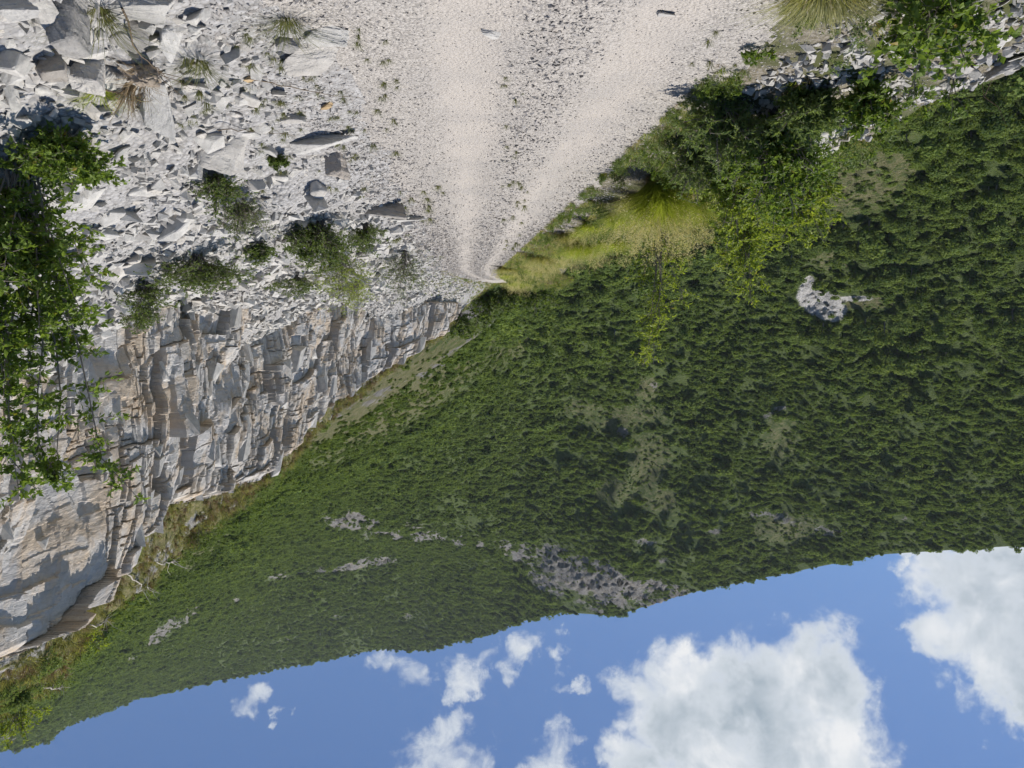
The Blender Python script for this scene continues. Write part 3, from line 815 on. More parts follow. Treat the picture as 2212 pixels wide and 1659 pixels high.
def blades(seed, n, h, spread, base, w, mat, curve=0.5, segs=4, up=1.0, name='blades'):
    rs = np.random.default_rng(seed)
    a = rs.uniform(0, 2 * np.pi, n); q = np.sqrt(rs.uniform(0, 1, n))
    d = np.stack([np.cos(a), np.sin(a), 0 * a], 1)
    hh = h * rs.uniform(0.55, 1.1, n) * (1 - 0.25 * q)
    reach = spread * q * rs.uniform(0.6, 1.2, n)
    b0 = d * (base * np.sqrt(rs.uniform(0, 1, n)))[:, None]
    sd = np.stack([-d[:, 1], d[:, 0], 0 * a], 1)
    ang = rs.uniform(-0.9, 0.9, n); sd = sd * np.cos(ang)[:, None] + d * np.sin(ang)[:, None]
    t = np.linspace(0, 1, segs + 1)
    C = b0[:, None] + d[:, None] * (reach[:, None] * (0.3 * t + 0.7 * t ** 2))[..., None] + np.array([0, 0, 1.0]) * (hh[:, None] * (t - curve * 0.45 * t ** 2.6) * up)[..., None]
    C = C + sd[:, None] * (reach[:, None] * rs.normal(size=(n, 1)) * 0.35 * t ** 2)[..., None] + rs.normal(size=(n, 1, 3)) * 0.05 * h * (t ** 2)[None, :, None]
    wd = (w * (1 - t ** 1.6) + 0.0006)[None, :, None]
    V = np.stack([C - sd[:, None] * wd, C + sd[:, None] * wd], 2).reshape(-1, 3)
    m = (segs + 1) * 2
    b = (np.arange(n) * m)[:, None]
    F = np.concatenate([b + np.array([2 * k, 2 * k + 1, 2 * k + 3, 2 * k + 2]) for k in range(segs)], 0)
    tint = np.repeat(np.clip(rs.uniform(0, 1, n), 0, 1), m)
    return mesh_np(name, V, F, mat, False, {'tint': tint}), C[:, -1], d

def tussock(seed, h, spread, n=900, heads=220, mat=M_GRASS, base=0.16, w=0.0035):
    bm, tips, d = blades(seed, n, h, spread, base, w, mat, 0.55, name='tussock blades')
    sm = None
    if heads:
        rs = np.random.default_rng(seed + 5)
        st, tp, dd = blades(seed + 1, heads, h * 1.3, spread * 0.95, base * .8, 0.0016, M_SEED, 0.22, name='seed stalks')
        g = Geo(); m = 26
        P = np.repeat(tp, m, 0); D = np.repeat(dd, m, 0)
        f = rs.uniform(0, 1, len(P))
        P = P + D * (-0.03 * h * 4 * f)[:, None] * 0.6 + np.array([0, 0, -1]) * (0.20 * h * f - 0.02)[:, None] + rs.normal(size=P.shape) * (0.012 + 0.022 * f)[:, None]
        D2 = D + rs.normal(size=P.shape) * 0.5 + np.array([0, 0, .4])
        V, F = leaves_geo(P, D2 / np.linalg.norm(D2, axis=1)[:, None], 0.022 * rs.uniform(.6, 1.4, len(P)), 0.4, rs)
        g.add(V, F, np.repeat(rs.uniform(0, 1, len(P)), 5))
        sv = np.empty(len(st.vertices) * 3); st.vertices.foreach_get('co', sv)
        sf = np.array([p.vertices[:] for p in st.polygons])
        g.add(sv.reshape(-1, 3), sf, 0.3)
        sm = g.mesh('seed heads', M_SEED)
    th, _, _ = blades(seed + 9, max(40, n // 9), h * 0.30, spread * 0.9, base * 1.2, w * 0.9, M_DRY, 0.9, name='dry thatch')
    return bm, sm, th

# ------------------------------------------------------------------ rocks
def hull_mesh(name, seed, dims, mat, n=16, slab=0.0, chip=0.0):
    rs = np.random.default_rng(seed)
    p = rs.uniform(-1, 1, (n, 3)); mx = np.max(np.abs(p), axis=1)[:, None]
    p = p / mx * rs.uniform(0.72, 1.0, (n, 1))
    p[:, 2] = np.where(rs.uniform(0, 1, n) < slab, np.sign(p[:, 2]) * rs.uniform(.85, 1, n), p[:, 2])
    # shear so that sides are not square to the bedding
    p[:, 0] += 0.25 * rs.normal() * p[:, 2]; p[:, 1] += 0.25 * rs.normal() * p[:, 2] + 0.3 * rs.normal() * p[:, 0] * 0.5
    p *= np.array(dims) / 2
    bm = bmesh.new()
    for q in p: bm.verts.new(q)
    res = bmesh.ops.convex_hull(bm, input=bm.verts)
    bmesh.ops.delete(bm, geom=list({e for e in res['geom_interior'] + res['geom_unused'] if isinstance(e, bmesh.types.BMVert)}), context='VERTS')
    bmesh.ops.dissolve_limit(bm, angle_limit=R(9), verts=bm.verts, edges=bm.edges)
    bmesh.ops.recalc_face_normals(bm, faces=bm.faces)
    if chip: bmesh.ops.bevel(bm, geom=list(bm.edges), offset=chip, segments=1, affect='EDGES', clamp_overlap=True)
    me = bpy.data.meshes.new(name); bm.to_mesh(me); bm.free()
    me.materials.append(mat)
    return me

def boulder_mesh(name, seed, dims, mat, cuts=4, rough=0.035, slab=0.6):
    """angular block with chipped edges and uneven faces"""
    me = hull_mesh(name, seed, (1, 1, 1), mat, 15, slab)
    bm = bmesh.new(); bm.from_mesh(me)
    bmesh.ops.bevel(bm, geom=list(bm.edges), offset=0.02, segments=1, affect='EDGES', clamp_overlap=True)
    bmesh.ops.triangulate(bm, faces=bm.faces)
    for _ in range(cuts):
        el = [e for e in bm.edges if e.calc_length() > 0.055]
        if not el: break
        bmesh.ops.subdivide_edges(bm, edges=el, cuts=1, use_grid_fill=False)
        bmesh.ops.triangulate(bm, faces=bm.faces)
    n = len(bm.verts); P = np.array([v.co[:] for v in bm.verts]); bm.normal_update(); Nn = np.array([v.normal[:] for v in bm.verts])
    a, b_, c = P.T
    f = fbm(a * 4 + c * 3, b_ * 4 - c * 2 + seed, 600 + seed, 4) + 0.8 * np.round(2.5 * fbm(a * 2.2 - c, c * 7 + b_, 640 + seed, 3)) / 2.5
    P = P + Nn * (rough * f)[:, None]
    P *= np.array(dims)
    for v, q in zip(bm.verts, P): v.co = q
    bm.to_mesh(me); bm.free()
    return me

def slope_rot(P, tilt, rs):
    e = 0.15
    zx = float(ground_z(P[0] + e, P[1], False) - ground_z(P[0] - e, P[1], False)) / (2 * e)
    zy = float(ground_z(P[0], P[1] + e, False) - ground_z(P[0], P[1] - e, False)) / (2 * e)
    n = Vector((-zx + rs.normal() * tilt, -zy + rs.normal() * tilt, 1)).normalized()
    return n.to_track_quat('Z', 'Y').to_matrix() @ Matrix.Rotation(rs.uniform(0, 6.28), 3, 'Z')

# --- single blocks that the photograph shows one by one: x, y (middle), wide, tall (survey px), thickness ratio, material, tilt(about x,y), label
BOULDERS = [
    ('boulder', 130, 45, 105, 120, .8, M_BROWNROCK, (0.25, 0.1), 'largest boulder, smooth brownish grey block beside the feathery green weed at the rubble edge'),
    ('boulder', 36, 14, 90, 50, .6, M_BOULDER, (0.2, -0.15), 'pale grey slab leaning on the largest brownish boulder in the rubble corner'),
    ('flat_rock', 300, 10, 150, 60, .35, M_BOULDER, (0.15, 0.0), 'wide flat pale slab cut off by the photo border between weed and road gravel'),
    ('flat_rock', 280, 74, 84, 58, .4, M_BROWNROCK, (0.3, 0.1), 'dark grey striped slab next to the brown root clod'),
    ('boulder', 182, 146, 66, 70, .8, M_BOULDER, (0.3, 0.2), 'rounded cream white rock with a pointed top beyond the largest brownish boulder'),
    ('boulder', 112, 138, 72, 68, .7, M_BROWNROCK, (0.2, -0.1), 'brown stained angular rock wedged between the largest boulder and the cream rock'),
    ('flat_rock', 372, 84, 44, 76, .5, M_BOULDER, (0.5, 0.2), 'narrow upended slab standing beside the flat pale slab near the road gravel'),
    ('flat_rock', 330, 228, 66, 110, .35, M_BOULDER, (0.8, 0.1), 'tall blue grey slab leaning upright beyond the brown root clod'),
    ('flat_rock', 462, 330, 108, 84, .3, M_BOULDER, (0.75, 0.15), 'big square pale slab standing on edge above a small dark green bush'),
    ('flat_rock', 702, 76, 88, 40, .45, M_BOULDER, (0.1, 0.1), 'white flat slab lying on road gravel, the upper of two beside a weed'),
    ('flat_rock', 668, 122, 116, 62, .5, M_BOULDER, (0.15, -0.1), 'thick white slab with a grey broken front lying on the gravel edge'),
    ('boulder', 620, 92, 50, 38, .6, M_BROWNROCK, (0.2, 0.0), 'small grey pyramid shaped rock touching the thick white gravel slab'),
    ('flat_rock', 633, 258, 54, 28, .4, M_BOULDER, (0.2, 0.1), 'lone white slab lying on the weedy gravel halfway up the talus edge'),
    ('boulder', 690, 308, 112, 42, .6, M_BOULDER, (0.1, 0.0), 'long grey block with a dark hollow beneath at the foot of the talus'),
    ('boulder', 726, 350, 50, 56, .8, M_BEIGE, (0.2, 0.1), 'beige rounded rock standing behind the long hollowed grey block'),
    ('boulder', 835, 452, 80, 38, .7, M_BROWNROCK, (0.1, 0.1), 'dark grey block under a white ledge where talus meets the track'),
    ('flat_rock', 885, 470, 70, 20, .35, M_BOULDER, (0.05, 0.0), 'bright flat ledge slab jutting towards the track at the talus tip'),
    ('boulder', 806, 540, 68, 32, .7, M_BOULDER, (0.1, 0.0), 'bright white layered block between two green bushes below the cliff'),
    ('boulder', 1795, 300, 175, 62, .5, M_BOULDER, (0.25, -0.35), 'long pale jagged outcrop on the valley edge beyond the verge shrubs'),
    ('boulder', 1900, 232, 72, 36, .6, M_BROWNROCK, (0.2, -0.2), 'striped grey rock under dead twigs on the valley edge'),
    ('boulder', 2172, 140, 62, 40, .7, M_BROWNROCK, (0.2, -0.2), 'pinkish grey rock capping the white rubble mound above the valley'),
    ('flat_rock', 2165, 86, 54, 24, .35, M_BOULDER, (0.25, -0.3), 'flat blue grey slab lying on the white rubble mound'),
    ('stone', 704, 226, 26, 18, .6, M_OCHRE, (0.1, 0.1), 'small bright ochre stone lying on the weedy gravel'),
    ('stone', 1064, 74, 52, 14, .3, M_BOULDER, (0.0, 0.0), 'flat grey stone half buried in the wheel track'),
    ('stone', 1440, 28, 40, 22, .3, M_BOULDER, (0.05, 0.0), 'flat pale stone lying in the gravel beside the dry grass clump'),
    ('stone', 540, 168, 20, 16, .6, M_OCHRE, (0.1, 0.1), 'small orange stone among weeds at the rubble edge'),
    ('boulder', 1000, 596, 20, 10, .6, M_BOULDER, (0.1, 0.1), 'far pale rock at the outside of the track bend'),
]
def build_boulders():
    rs = np.random.default_rng(5)
    for i, (nm, x, y, w, hgt, th, mt, tl, lab) in enumerate(BOULDERS):
        P = hit(x, max(y - hgt * 0.28, -60))
        W = px2m(P, w) * 1.15; Hh = px2m(P, hgt) * 1.15
        # what shows of a block's height is part thickness, part foreshortened top
        lay = nm != 'boulder'
        dims = (W, max(Hh * (1.15 if lay else 0.95), W * 0.5), max(Hh * (th + 0.15), W * 0.22))
        me = boulder_mesh(nm, 40 + i, dims, mt, 5, 0.045, 0.75 if lay else 0.45)
        o = obj(nm, me)
        o.location = (P[0], P[1] + 0.1 * dims[1], P[2] + dims[2] * 0.30)
        o.rotation_euler = (tl[0], tl[1], rs.uniform(-0.35, 0.35))
        tag(o, lab, 'stone' if nm == 'stone' else 'boulder')
build_boulders()

# ------------------------------------------------------------------ talus stones: the larger ones singly, the finer rubble as one mass
def build_stones():
    rs = np.random.default_rng(11)
    meshes = [hull_mesh('talus stone', 300 + k, (1, rs.uniform(.6, .95), rs.uniform(.22, .6)), M_RUBBLE, int(rs.integers(10, 15)), 0.55, 0.025) for k in range(16)]
    par = GROUND['talus_slope']
    def pick(n, box, lo, hi, par_, avoid=None):
        cnt = 0
        while cnt < n:
            x = rs.uniform(box[0], box[1]); y = rs.uniform(box[2], box[3])
            P = hit(x, y)
            if box[4](P) is False: continue
            s = lo * (hi / lo) ** (rs.uniform() ** 1.8)
            s *= np.clip(P[1] / 8.0, 0.7, 1.35)
            o = obj('stone', meshes[int(rs.integers(0, 16))], par_)
            m = slope_rot(P, 0.42, rs).to_4x4()
            z = P[2] + s * 0.10
            o.matrix_world = Matrix.Translation((P[0], P[1], z)) @ m @ Matrix.Diagonal((s, s * rs.uniform(.7, 1.1), s * rs.uniform(.6, 1.2), 1))
            cnt += 1
    rightside = lambda P: bool(P[0] + bend(P[1]) > 1.35 and P[1] < 46)
    pick(170, (0, 600, 0, 420, rightside), 0.10, 0.38, par)
    pick(110, (150, 900, 380, 640, rightside), 0.12, 0.40, par)
    pick(40, (1760, 2212, 0, 230, lambda P: bool(-3.9 < P[0] < -2.3)), 0.07, 0.22, GROUND['verge'])
    # finer rubble
    protos = [obj('rubble', hull_mesh('rubble chip', 340 + k, (1, rs.uniform(.6, .95), rs.uniform(.25, .65)), M_RUBBLE, 9, 0.4), link=False) for k in range(10)]
    N = 52000
    Y = 1.8 + 64 * rs.uniform(0, 1, N) ** 2.4
    xb = cliff_base_x(Y)
    u = rs.uniform(0, 1, N)
    xs0 = 1.0 - bend(Y); X = xs0 + np.maximum(xb + 0.6 - xs0, 0.5) * u ** 0.9
    clump = fbm(X * 1.1, Y * 1.1, 55, 4)
    s = 0.019 * (1 + 6 * rs.uniform(0, 1, N) ** 3.6) * np.clip((Y / 7), 0.75, 2.6) * np.interp(X - xs0, [0, 0.5, 1.4], [0.45, 0.8, 1.25]) * np.clip(1 + 0.8 * clump, 0.4, 1.8)
    inb = (Y < 66)
    X, Y, s = X[inb], Y[inb], s[inb]
    # white rubble mound on the valley side of the verge
    n2 = 5000
    X2 = rs.uniform(-4.0, -2.25, n2); Y2 = 2.0 + 6.5 * rs.uniform(0, 1, n2) ** 1.2
    s2 = 0.02 * (1 + 5 * rs.uniform(0, 1, n2) ** 3)
    X = np.concatenate([X, X2]); Y = np.concatenate([Y, Y2]); s = np.concatenate([s, s2])
    Z = ground_z(X, Y) + s * 0.12
    n = len(X)
    rot = np.stack([rs.normal(size=n) * .45, rs.normal(size=n) * .45 - 0.3 * (X > 0), rs.uniform(0, 6.28, n)], 1)
    sc = s[:, None] * rs.uniform(.7, 1.3, (n, 3))
    scatter('rubble', protos, np.stack([X, Y, Z], 1), rot, sc, rs.integers(0, 10, n), 'loose pale limestone rubble covering the talus slope', 'rubble')
    # gravel of the road
    gp = [obj('gravel', hull_mesh('gravel chip', 370 + k, (1, rs.uniform(.6, .95), rs.uniform(.35, .7)), M_GRAVEL, 8, 0.2), link=False) for k in range(8)]
    N = 110000
    Y = 2.6 + 58 * rs.uniform(0, 1, N) ** 2.7
    X = rs.uniform(-2.4, 1.5, N)
    tr = np.maximum(np.exp(-((X + 0.06) / 0.34) ** 2), np.exp(-((X + 1.2) / 0.30) ** 2))
    k = rs.uniform(0, 1, N) > 0.58 * tr * (0.8 + 0.4 * fbm(X * 1.5, Y * .5, 22, 3))
    X, Y, tr = X[k], Y[k], tr[k]; n = len(X)
    mid = np.exp(-((X + 0.62) / 0.35) ** 2) * sstep(2, 8, 14 - Y)
    s = 0.0085 * (1 + 3.2 * rs.uniform(0, 1, n) ** 5) * (1 + 0.9 * mid + 0.6 * sstep(0.5, 1.2, X)) * np.clip(Y / 7.5, 0.8, 3.2) * (1 - 0.45 * tr)
    X = X - bend(Y); Z = ground_z(X, Y) + s * 0.10
    rot = np.stack([rs.normal(size=n) * .4, rs.normal(size=n) * .4, rs.uniform(0, 6.28, n)], 1)
    scatter('gravel', gp, np.stack([X, Y, Z], 1), rot, s[:, None] * rs.uniform(.7, 1.3, (n, 3)), rs.integers(0, 8, n), 'loose crushed stone lying on the gravel road', 'gravel')
build_stones()

# --- loosened blocks on the cliff face
def build_blocks():
    rs = np.random.default_rng(17)
    ms = [hull_mesh('cliff block', 420 + k, (rs.uniform(.6, 1), rs.uniform(.5, .9), rs.uniform(.8, 1.5)), M_BOULDER, 13, 0.5) for k in range(10)]
    ns, nt = CV.shape[:2]
    for k in range(150):
        i = int(rs.integers(30, ns - 80)); j = int(rs.integers(25, nt - 14))
        P = CV[i, j]; s = float(np.clip(P[1] / 22, 0.6, 1.8)) * rs.uniform(0.22, 0.75)
        a = math.atan2(CN[i, 1], CN[i, 0])
        o = obj('rock_block', ms[k % 10], CLIFF)
        o.matrix_world = Matrix.Translation(P - np.array([*CN[i], 0]) * s * 0.16) @ Matrix.Rotation(a, 4, 'Z') @ Matrix.Rotation(rs.normal() * 0.14, 4, 'X') @ Matrix.Rotation(rs.normal() * 0.12, 4, 'Y') @ Matrix.Scale(s, 4)
build_blocks()

# ------------------------------------------------------------------ forest on the mountain
def build_forest():
    rs = np.random.default_rng(23)
    protos = [obj('forest tree', crown_mesh('forest crown', 700 + k, 1.0, rs.uniform(0.9, 1.3), 300, 0.15, M_FOREST, int(rs.integers(5, 8)), 0.0), link=False) for k in range(7)]
    V = MV; nu, nv = V.shape[:2]
    a = V[:-1, :-1]; b = V[1:, :-1]; c = V[1:, 1:]; d = V[:-1, 1:]
    area = 0.5 * np.linalg.norm(np.cross(c - a, d - b), axis=2)
    rmid = MRR[:-1, :-1]; rk = np.maximum(MROCK, MQU * 1.3)[:-1, :-1]; dr = MDRY[:-1, :-1]
    XD, YD = MXD[:-1, :-1], MYD[:-1, :-1]
    pn = fbm(XD / 60, YD / 45, 61, 4)
    dens = 1 / np.clip(2.2 + rmid * 0.0072, 3.0, 10)
    dens = dens * np.clip(1 - 2.0 * np.clip(rk + 0.35 * pn - 0.22, 0, 1), 0.12, 1) * np.clip(1 - 1.35 * np.clip(dr + 1.1 * pn - .12, 0, .55), 0.4, 1)
    dens = np.where(rmid < 108, 0.30 * np.clip(0.6 + 1.2 * pn, 0.15, 1.2), dens)
    # sheets seen edge-on behind the near hill need fewer
    ex = np.clip(np.abs(np.diff(MYD, axis=1)[:-1]) / (np.diff(MRR, axis=1)[:-1] + 1e-6), 0, 1)
    dens = np.where(ex < 0.22, dens * 0.4, dens)
    lam = dens * area
    cnt = rs.poisson(lam)
    I, J = np.nonzero(cnt); rep = cnt[I, J]
    I = np.repeat(I, rep); J = np.repeat(J, rep); n = len(I)
    u = rs.uniform(0, 1, (n, 1)); v = rs.uniform(0, 1, (n, 1))
    P = V[I, J] * (1 - u) * (1 - v) + V[I + 1, J] * u * (1 - v) + V[I + 1, J + 1] * u * v + V[I, J + 1] * (1 - u) * v
    rr = MRR[I, J]; x, y, f = project(P)
    lowp = MDRY[I, J]
    hgt = (1.3 + 2.7 * rs.uniform(0, 1, n) ** 1.7) * np.interp(rr, [90, 110, 200, 500, 1000], [0.32, 0.7, 0.95, 1.1, 1.45]) * np.where(lowp > 0.35, 0.5, 1.0) * (1 + 0.35 * fbm(x / 70, y / 70, 62, 3))
    big = rs.uniform(0, 1, n) > 0.92; hgt = np.where(big, hgt * 1.6, hgt)
    inv = (x > -160) & (x < 2380) & (y > -60)
    P, hgt, x, y, rr = P[inv], hgt[inv], x[inv], y[inv], rr[inv]; n = len(P)
    # the trees that show largest, as individuals
    edge_y = np.interp(x, [1040, 1300, 1500, 1650, 1760, 1880, 2212], [640, 600, 640, 520, 350, 250, 170])
    size = hgt / f[inv]; print('total', n)
    vis = (y > edge_y) & (x > 1150) & (x < 2230) & (y < 760)
    order = np.argsort(-size * vis)
    single = np.zeros(n, bool); single[order[:230]] = True
    single &= vis
    q = ~single
    m = q.sum()
    rot = np.stack([rs.normal(size=m) * .10, rs.normal(size=m) * .10, rs.uniform(0, 6.28, m)], 1)
    wd = hgt[q] * rs.uniform(1.0, 1.7, m)
    sc = np.stack([wd, wd, hgt[q] * rs.uniform(.7, 1.05, m)], 1)
    Q = P[q].copy(); Q[:, 2] -= 0.2 * hgt[q]
    scatter('forest', protos, Q, rot, sc, rs.integers(0, 7, m), 'dense green broadleaf wood covering the mountainside', 'forest')
    crowns = [crown_mesh('crown', 760 + k, 1.0, rs.uniform(0.75, 1.2), 650, 0.11, M_FORESTN, int(rs.integers(7, 13)), 0.22) for k in range(8)]
    tr = []
    for k in range(4):
        p = np.array([[0, 0, -0.15], [.02, .01, .2], [.03 * rs.normal(), .03 * rs.normal(), .45], [.05 * rs.normal(), .05 * rs.normal(), .75]])
        g = Geo(); g.add(*tube(p, [.035, .028, .02, .008], 5))
        for w in range(4):
            an = rs.uniform(0, 6.28); b0 = p[2] * .6 + p[1] * .4
            g.add(*tube(np.array([b0, b0 + [.12 * math.cos(an), .12 * math.sin(an), .14], b0 + [.26 * math.cos(an), .26 * math.sin(an), .32]]), [.014, .010, .005], 4))
        tr.append(g.mesh('trunk', M_BARK, True))
    zone = lambda x, y: ('tree low on the wooded slope beyond the white rubble mound' if y < 420 and x > 1850 else
                         'tree on the bare brown patch of the opposite slope' if y < 480 and x > 1750 else
                         'tree around the small white quarry scar across the valley' if 1690 < x < 1900 and y > 560 else
                         'tree on the opposite slope just above the verge shrubs' if x < 1750 else
                         'tree in the valley wood at the photo side border')
    for k in np.nonzero(single)[0]:
        o = empty('broadleaf_tree', P[k], rs.uniform(0, 6.28))
        w = hgt[k] * rs.uniform(1.0, 1.45)
        o.scale = (w, w, hgt[k] * 1.15)
        obj('crown', crowns[int(rs.integers(0, 8))], o); obj('trunk', tr[int(rs.integers(0, 4))], o)
        z = zone(x[k], y[k])
        tag(o, 'small green broadleaf ' + z, 'tree', 'trees ' + z[5:])
    print('forest', m, 'single', single.sum())
build_forest()

# ------------------------------------------------------------------ shrubs and saplings
def place(x, y): return hit(x, y)

# tall leafy sapling at the talus, its tips reach over the cliff
P = place(40, 330)
fm, sm = shrub('sapling', 1001, px2m(P, 520), 0.58, 24, 20, 18, 0.050, 0.55, M_LEAF, twig=0.19, lift=0.45, stem_r=0.009, bare=0.12)
plant('leafy_sapling', 'tall bright leaved sapling rising from the talus in front of the cliff', 'sapling', fm, sm, P)
P2 = place(70, 330)
fm, sm = shrub('leader', 1002, px2m(P, 850), 0.10, 3, 34, 18, 0.052, 0.52, M_LEAF, twig=0.095, lift=0.35, stem_r=0.010, bare=0.35, leader=3)
o = plant('leafy_sapling', 'slender sapling shoot whose leafy tips stand tallest against the cliff', 'sapling', fm, sm, P2)
P3 = place(-30, 330)
fm, sm = shrub('leader2', 1003, px2m(P3, 830), 0.38, 9, 30, 18, 0.052, 0.52, M_LEAF, twig=0.11, lift=0.35, stem_r=0.010, bare=0.2, leader=2)
plant('leafy_sapling', 'sapling at the photo border with yellowing leaves low on its twigs', 'sapling', fm, sm, P3)
P = place(130, 275)
fm, sm = shrub('lowbush', 1004, px2m(P, 150), px2m(P, 115), 34, 11, 13, 0.042, 0.55, M_LEAF, twig=0.42, lift=0.4, stem_r=0.006, bare=0.15)
plant('leafy_bush', 'low dense leafy bush in the rubble below the tall saplings', 'bush', fm, sm, P)
for i, (x, y, hp, wp, lab, seed, mt, lf, ns) in enumerate([
    (470, 375, 70, 62, 'small olive bush beside the big square slab on edge', 1011, M_LEAFD, .020, 22),
    (520, 425, 110, 75, 'round dark green bush in mid talus between slabs', 1012, M_LEAFD, .022, 30),
    (420, 545, 90, 110, 'spreading dark bush casting a deep shadow near the cliff foot', 1013, M_LEAFD, .028, 30),
    (320, 600, 100, 60, 'small bush beside the tall sapling at the cliff foot', 1014, M_LEAFD, .028, 20),
    (690, 470, 120, 75, 'broad dense bush behind the talus blocks near the track', 1015, M_LEAFD, .032, 34),
    (740, 535, 150, 50, 'tall yellowish green bush in front of the cliff', 1016, M_LEAFY, .034, 26),
    (875, 535, 105, 32, 'narrow dark bush beside the track where the cliff begins', 1017, M_LEAFD, .04, 22),
    (790, 480, 60, 40, 'low twiggy bush over the white ledge slab', 1018, M_LEAFD, .03, 16),
    (600, 330, 36, 30, 'little green bush among the white slabs of the talus foot', 1019, M_LEAFD, .018, 14),
    (300, 655, 60, 50, 'leafy bush growing at the foot of the cliff behind the sapling', 1021, M_LEAFD, .032, 16),
    (640, 590, 60, 40, 'low bush rooted where rubble meets the middle of the cliff', 1022, M_LEAFD, .036, 16),
    (770, 600, 70, 40, 'yellow green bush where rubble meets the far part of the cliff', 1023, M_LEAFY, .04, 16),
    (560, 520, 60, 40, 'small round bush on the fine scree below the cliff', 1020, M_LEAFD, .03, 16)]):
    P = place(x, y)
    rb = random.Random(seed)
    fm, sm = shrub('bush', seed, px2m(P, hp) * rb.uniform(1.0, 1.3), px2m(P, wp) * rb.uniform(.8, 1.25), int(ns * rb.uniform(1.0, 1.7)), 12, int(rb.uniform(10, 17)), lf * rb.uniform(.95, 1.35), rb.uniform(.42, .62), mt, twig=rb.uniform(.28, .62), lift=rb.uniform(.3, .75), stem_r=0.008, bare=rb.uniform(.05, .3), leader=rb.choice((0, 2, 4)))
    o = plant('green_bush', lab, 'bush', fm, sm, P)
    o.scale = (rb.uniform(.85, 1.3), rb.uniform(.85, 1.2), rb.uniform(.8, 1.1))
# bush beyond the bend
P = np.array([-2.0, 74.5, 0.0])
fm, sm = shrub('bendbush', 1030, 4.6, 3.0, 26, 10, 14, 0.30, 0.55, M_LEAFD, twig=0.3, lift=0.4, stem_r=0.05)
plant('green_bush', 'dark rounded bush standing where the track disappears round the bend', 'bush', fm, sm, P)
P = np.array([-7.5, 76.0, -1.0])
fm, sm = shrub('bendbush2', 1031, 5.0, 2.4, 20, 10, 14, 0.30, 0.55, M_LEAFD, twig=0.3, lift=0.4, stem_r=0.05)
plant('green_bush', 'farther dark bush on the valley side of the track bend', 'bush', fm, sm, P)

for (bx, by, bh, sd, lab) in ((-4.6, 75.0, 3.0, 1032, 'small dark bush between the two bushes at the track bend'), (0.6, 70.0, 3.4, 1033, 'bush against the end of the cliff at the track bend')):
    fm, sm = shrub('bendbush', sd, bh, 2.0, 22, 10, 14, 0.26, 0.55, M_LEAFD, twig=0.32, lift=0.4, stem_r=0.04)
    plant('green_bush', lab, 'bush', fm, sm, (bx, by, float(ground_z(bx, by)) - .1))
# valley side verge
for i, (x, y, hp, wp, lab, seed, mt, lf, wd, ns) in enumerate([
    (1560, 205, 150, 85, 'dense bush spilling over the gravel at the verge corner', 1041, M_WILLOW, .040, .30, 30),
    (1680, 235, 230, 110, 'big leafy shrub at the middle of the verge thicket', 1042, M_LEAF, .042, .45, 40),
    (1750, 190, 110, 80, 'narrow leaved shrub in front of the pale outcrop', 1043, M_WILLOW, .042, .28, 34),
    (1610, 300, 200, 80, 'bright yellow green shrub beside the large grass tussock', 1044, M_LEAFY, .046, .42, 34),
    (1720, 330, 190, 80, 'shrub with sunlit tips at the valley side of the thicket', 1045, M_LEAFY, .046, .42, 30),
    (1620, 400, 240, 45, 'arching spray of bright leaves above the verge thicket', 1046, M_LEAFY, .055, .40, 14),
    (1500, 300, 120, 55, 'grey green shrub between gravel and the large grass tussock', 1047, M_WILLOW, .034, .26, 26),
    (1880, 165, 120, 60, 'sparse shrub growing between stones of the rubble mound', 1048, M_LEAF, .036, .45, 16)]):
    P = place(x, y)
    fm, sm = shrub('shrub', seed, px2m(P, hp) * 1.1, px2m(P, wp) * 1.1, int(ns * 1.5), 12, 17, lf * 1.1, wd * 1.1, mt, twig=0.32, lift=0.5, stem_r=0.009, bare=0.08, leader=2)
    plant('verge_shrub', lab, 'shrub', fm, sm, P)
P = place(1430, 455); P[2] -= .2
fm, sm = shrub('slim', 1051, px2m(P, 350), 0.42, 8, 20, 15, 0.085, 0.36, M_LEAFY, twig=0.20, lift=0.5, stem_r=0.016, bare=0.1, leader=4)
plant('slim_sapling', 'slim upright sapling rising behind the large golden grass tussock', 'sapling', fm, sm, P)
P = place(1020 + 1010, -40)
fm, sm = shrub('border', 1052, 0.55, 0.36, 22, 9, 11, 0.045, 0.72, M_LEAF, twig=0.5, lift=0.35, stem_r=0.006, bare=0.2)
plant('verge_shrub', 'round leaved shrub at the photo border in front of the rubble mound', 'shrub', fm, sm, P)
for x, y, hp, lab in ((1975, 150, 130, 'leafy sprig standing on the rubble mound near the round leaved shrub'), (2060, 170, 120, 'thin leafy sprig at the valley edge of the rubble mound'), (1640, 100, 40, 'single leafy seedling at the edge of the gravel road')):
    P = place(x, y)
    fm, sm = shrub('sprig', 1060 + x, px2m(P, hp), 0.12, 4, 6, 9, 0.038, 0.5, M_LEAF, twig=0.35, lift=0.4, stem_r=0.004, bare=0.3)
    plant('leafy_sprig', lab, 'plant', fm, sm, P)

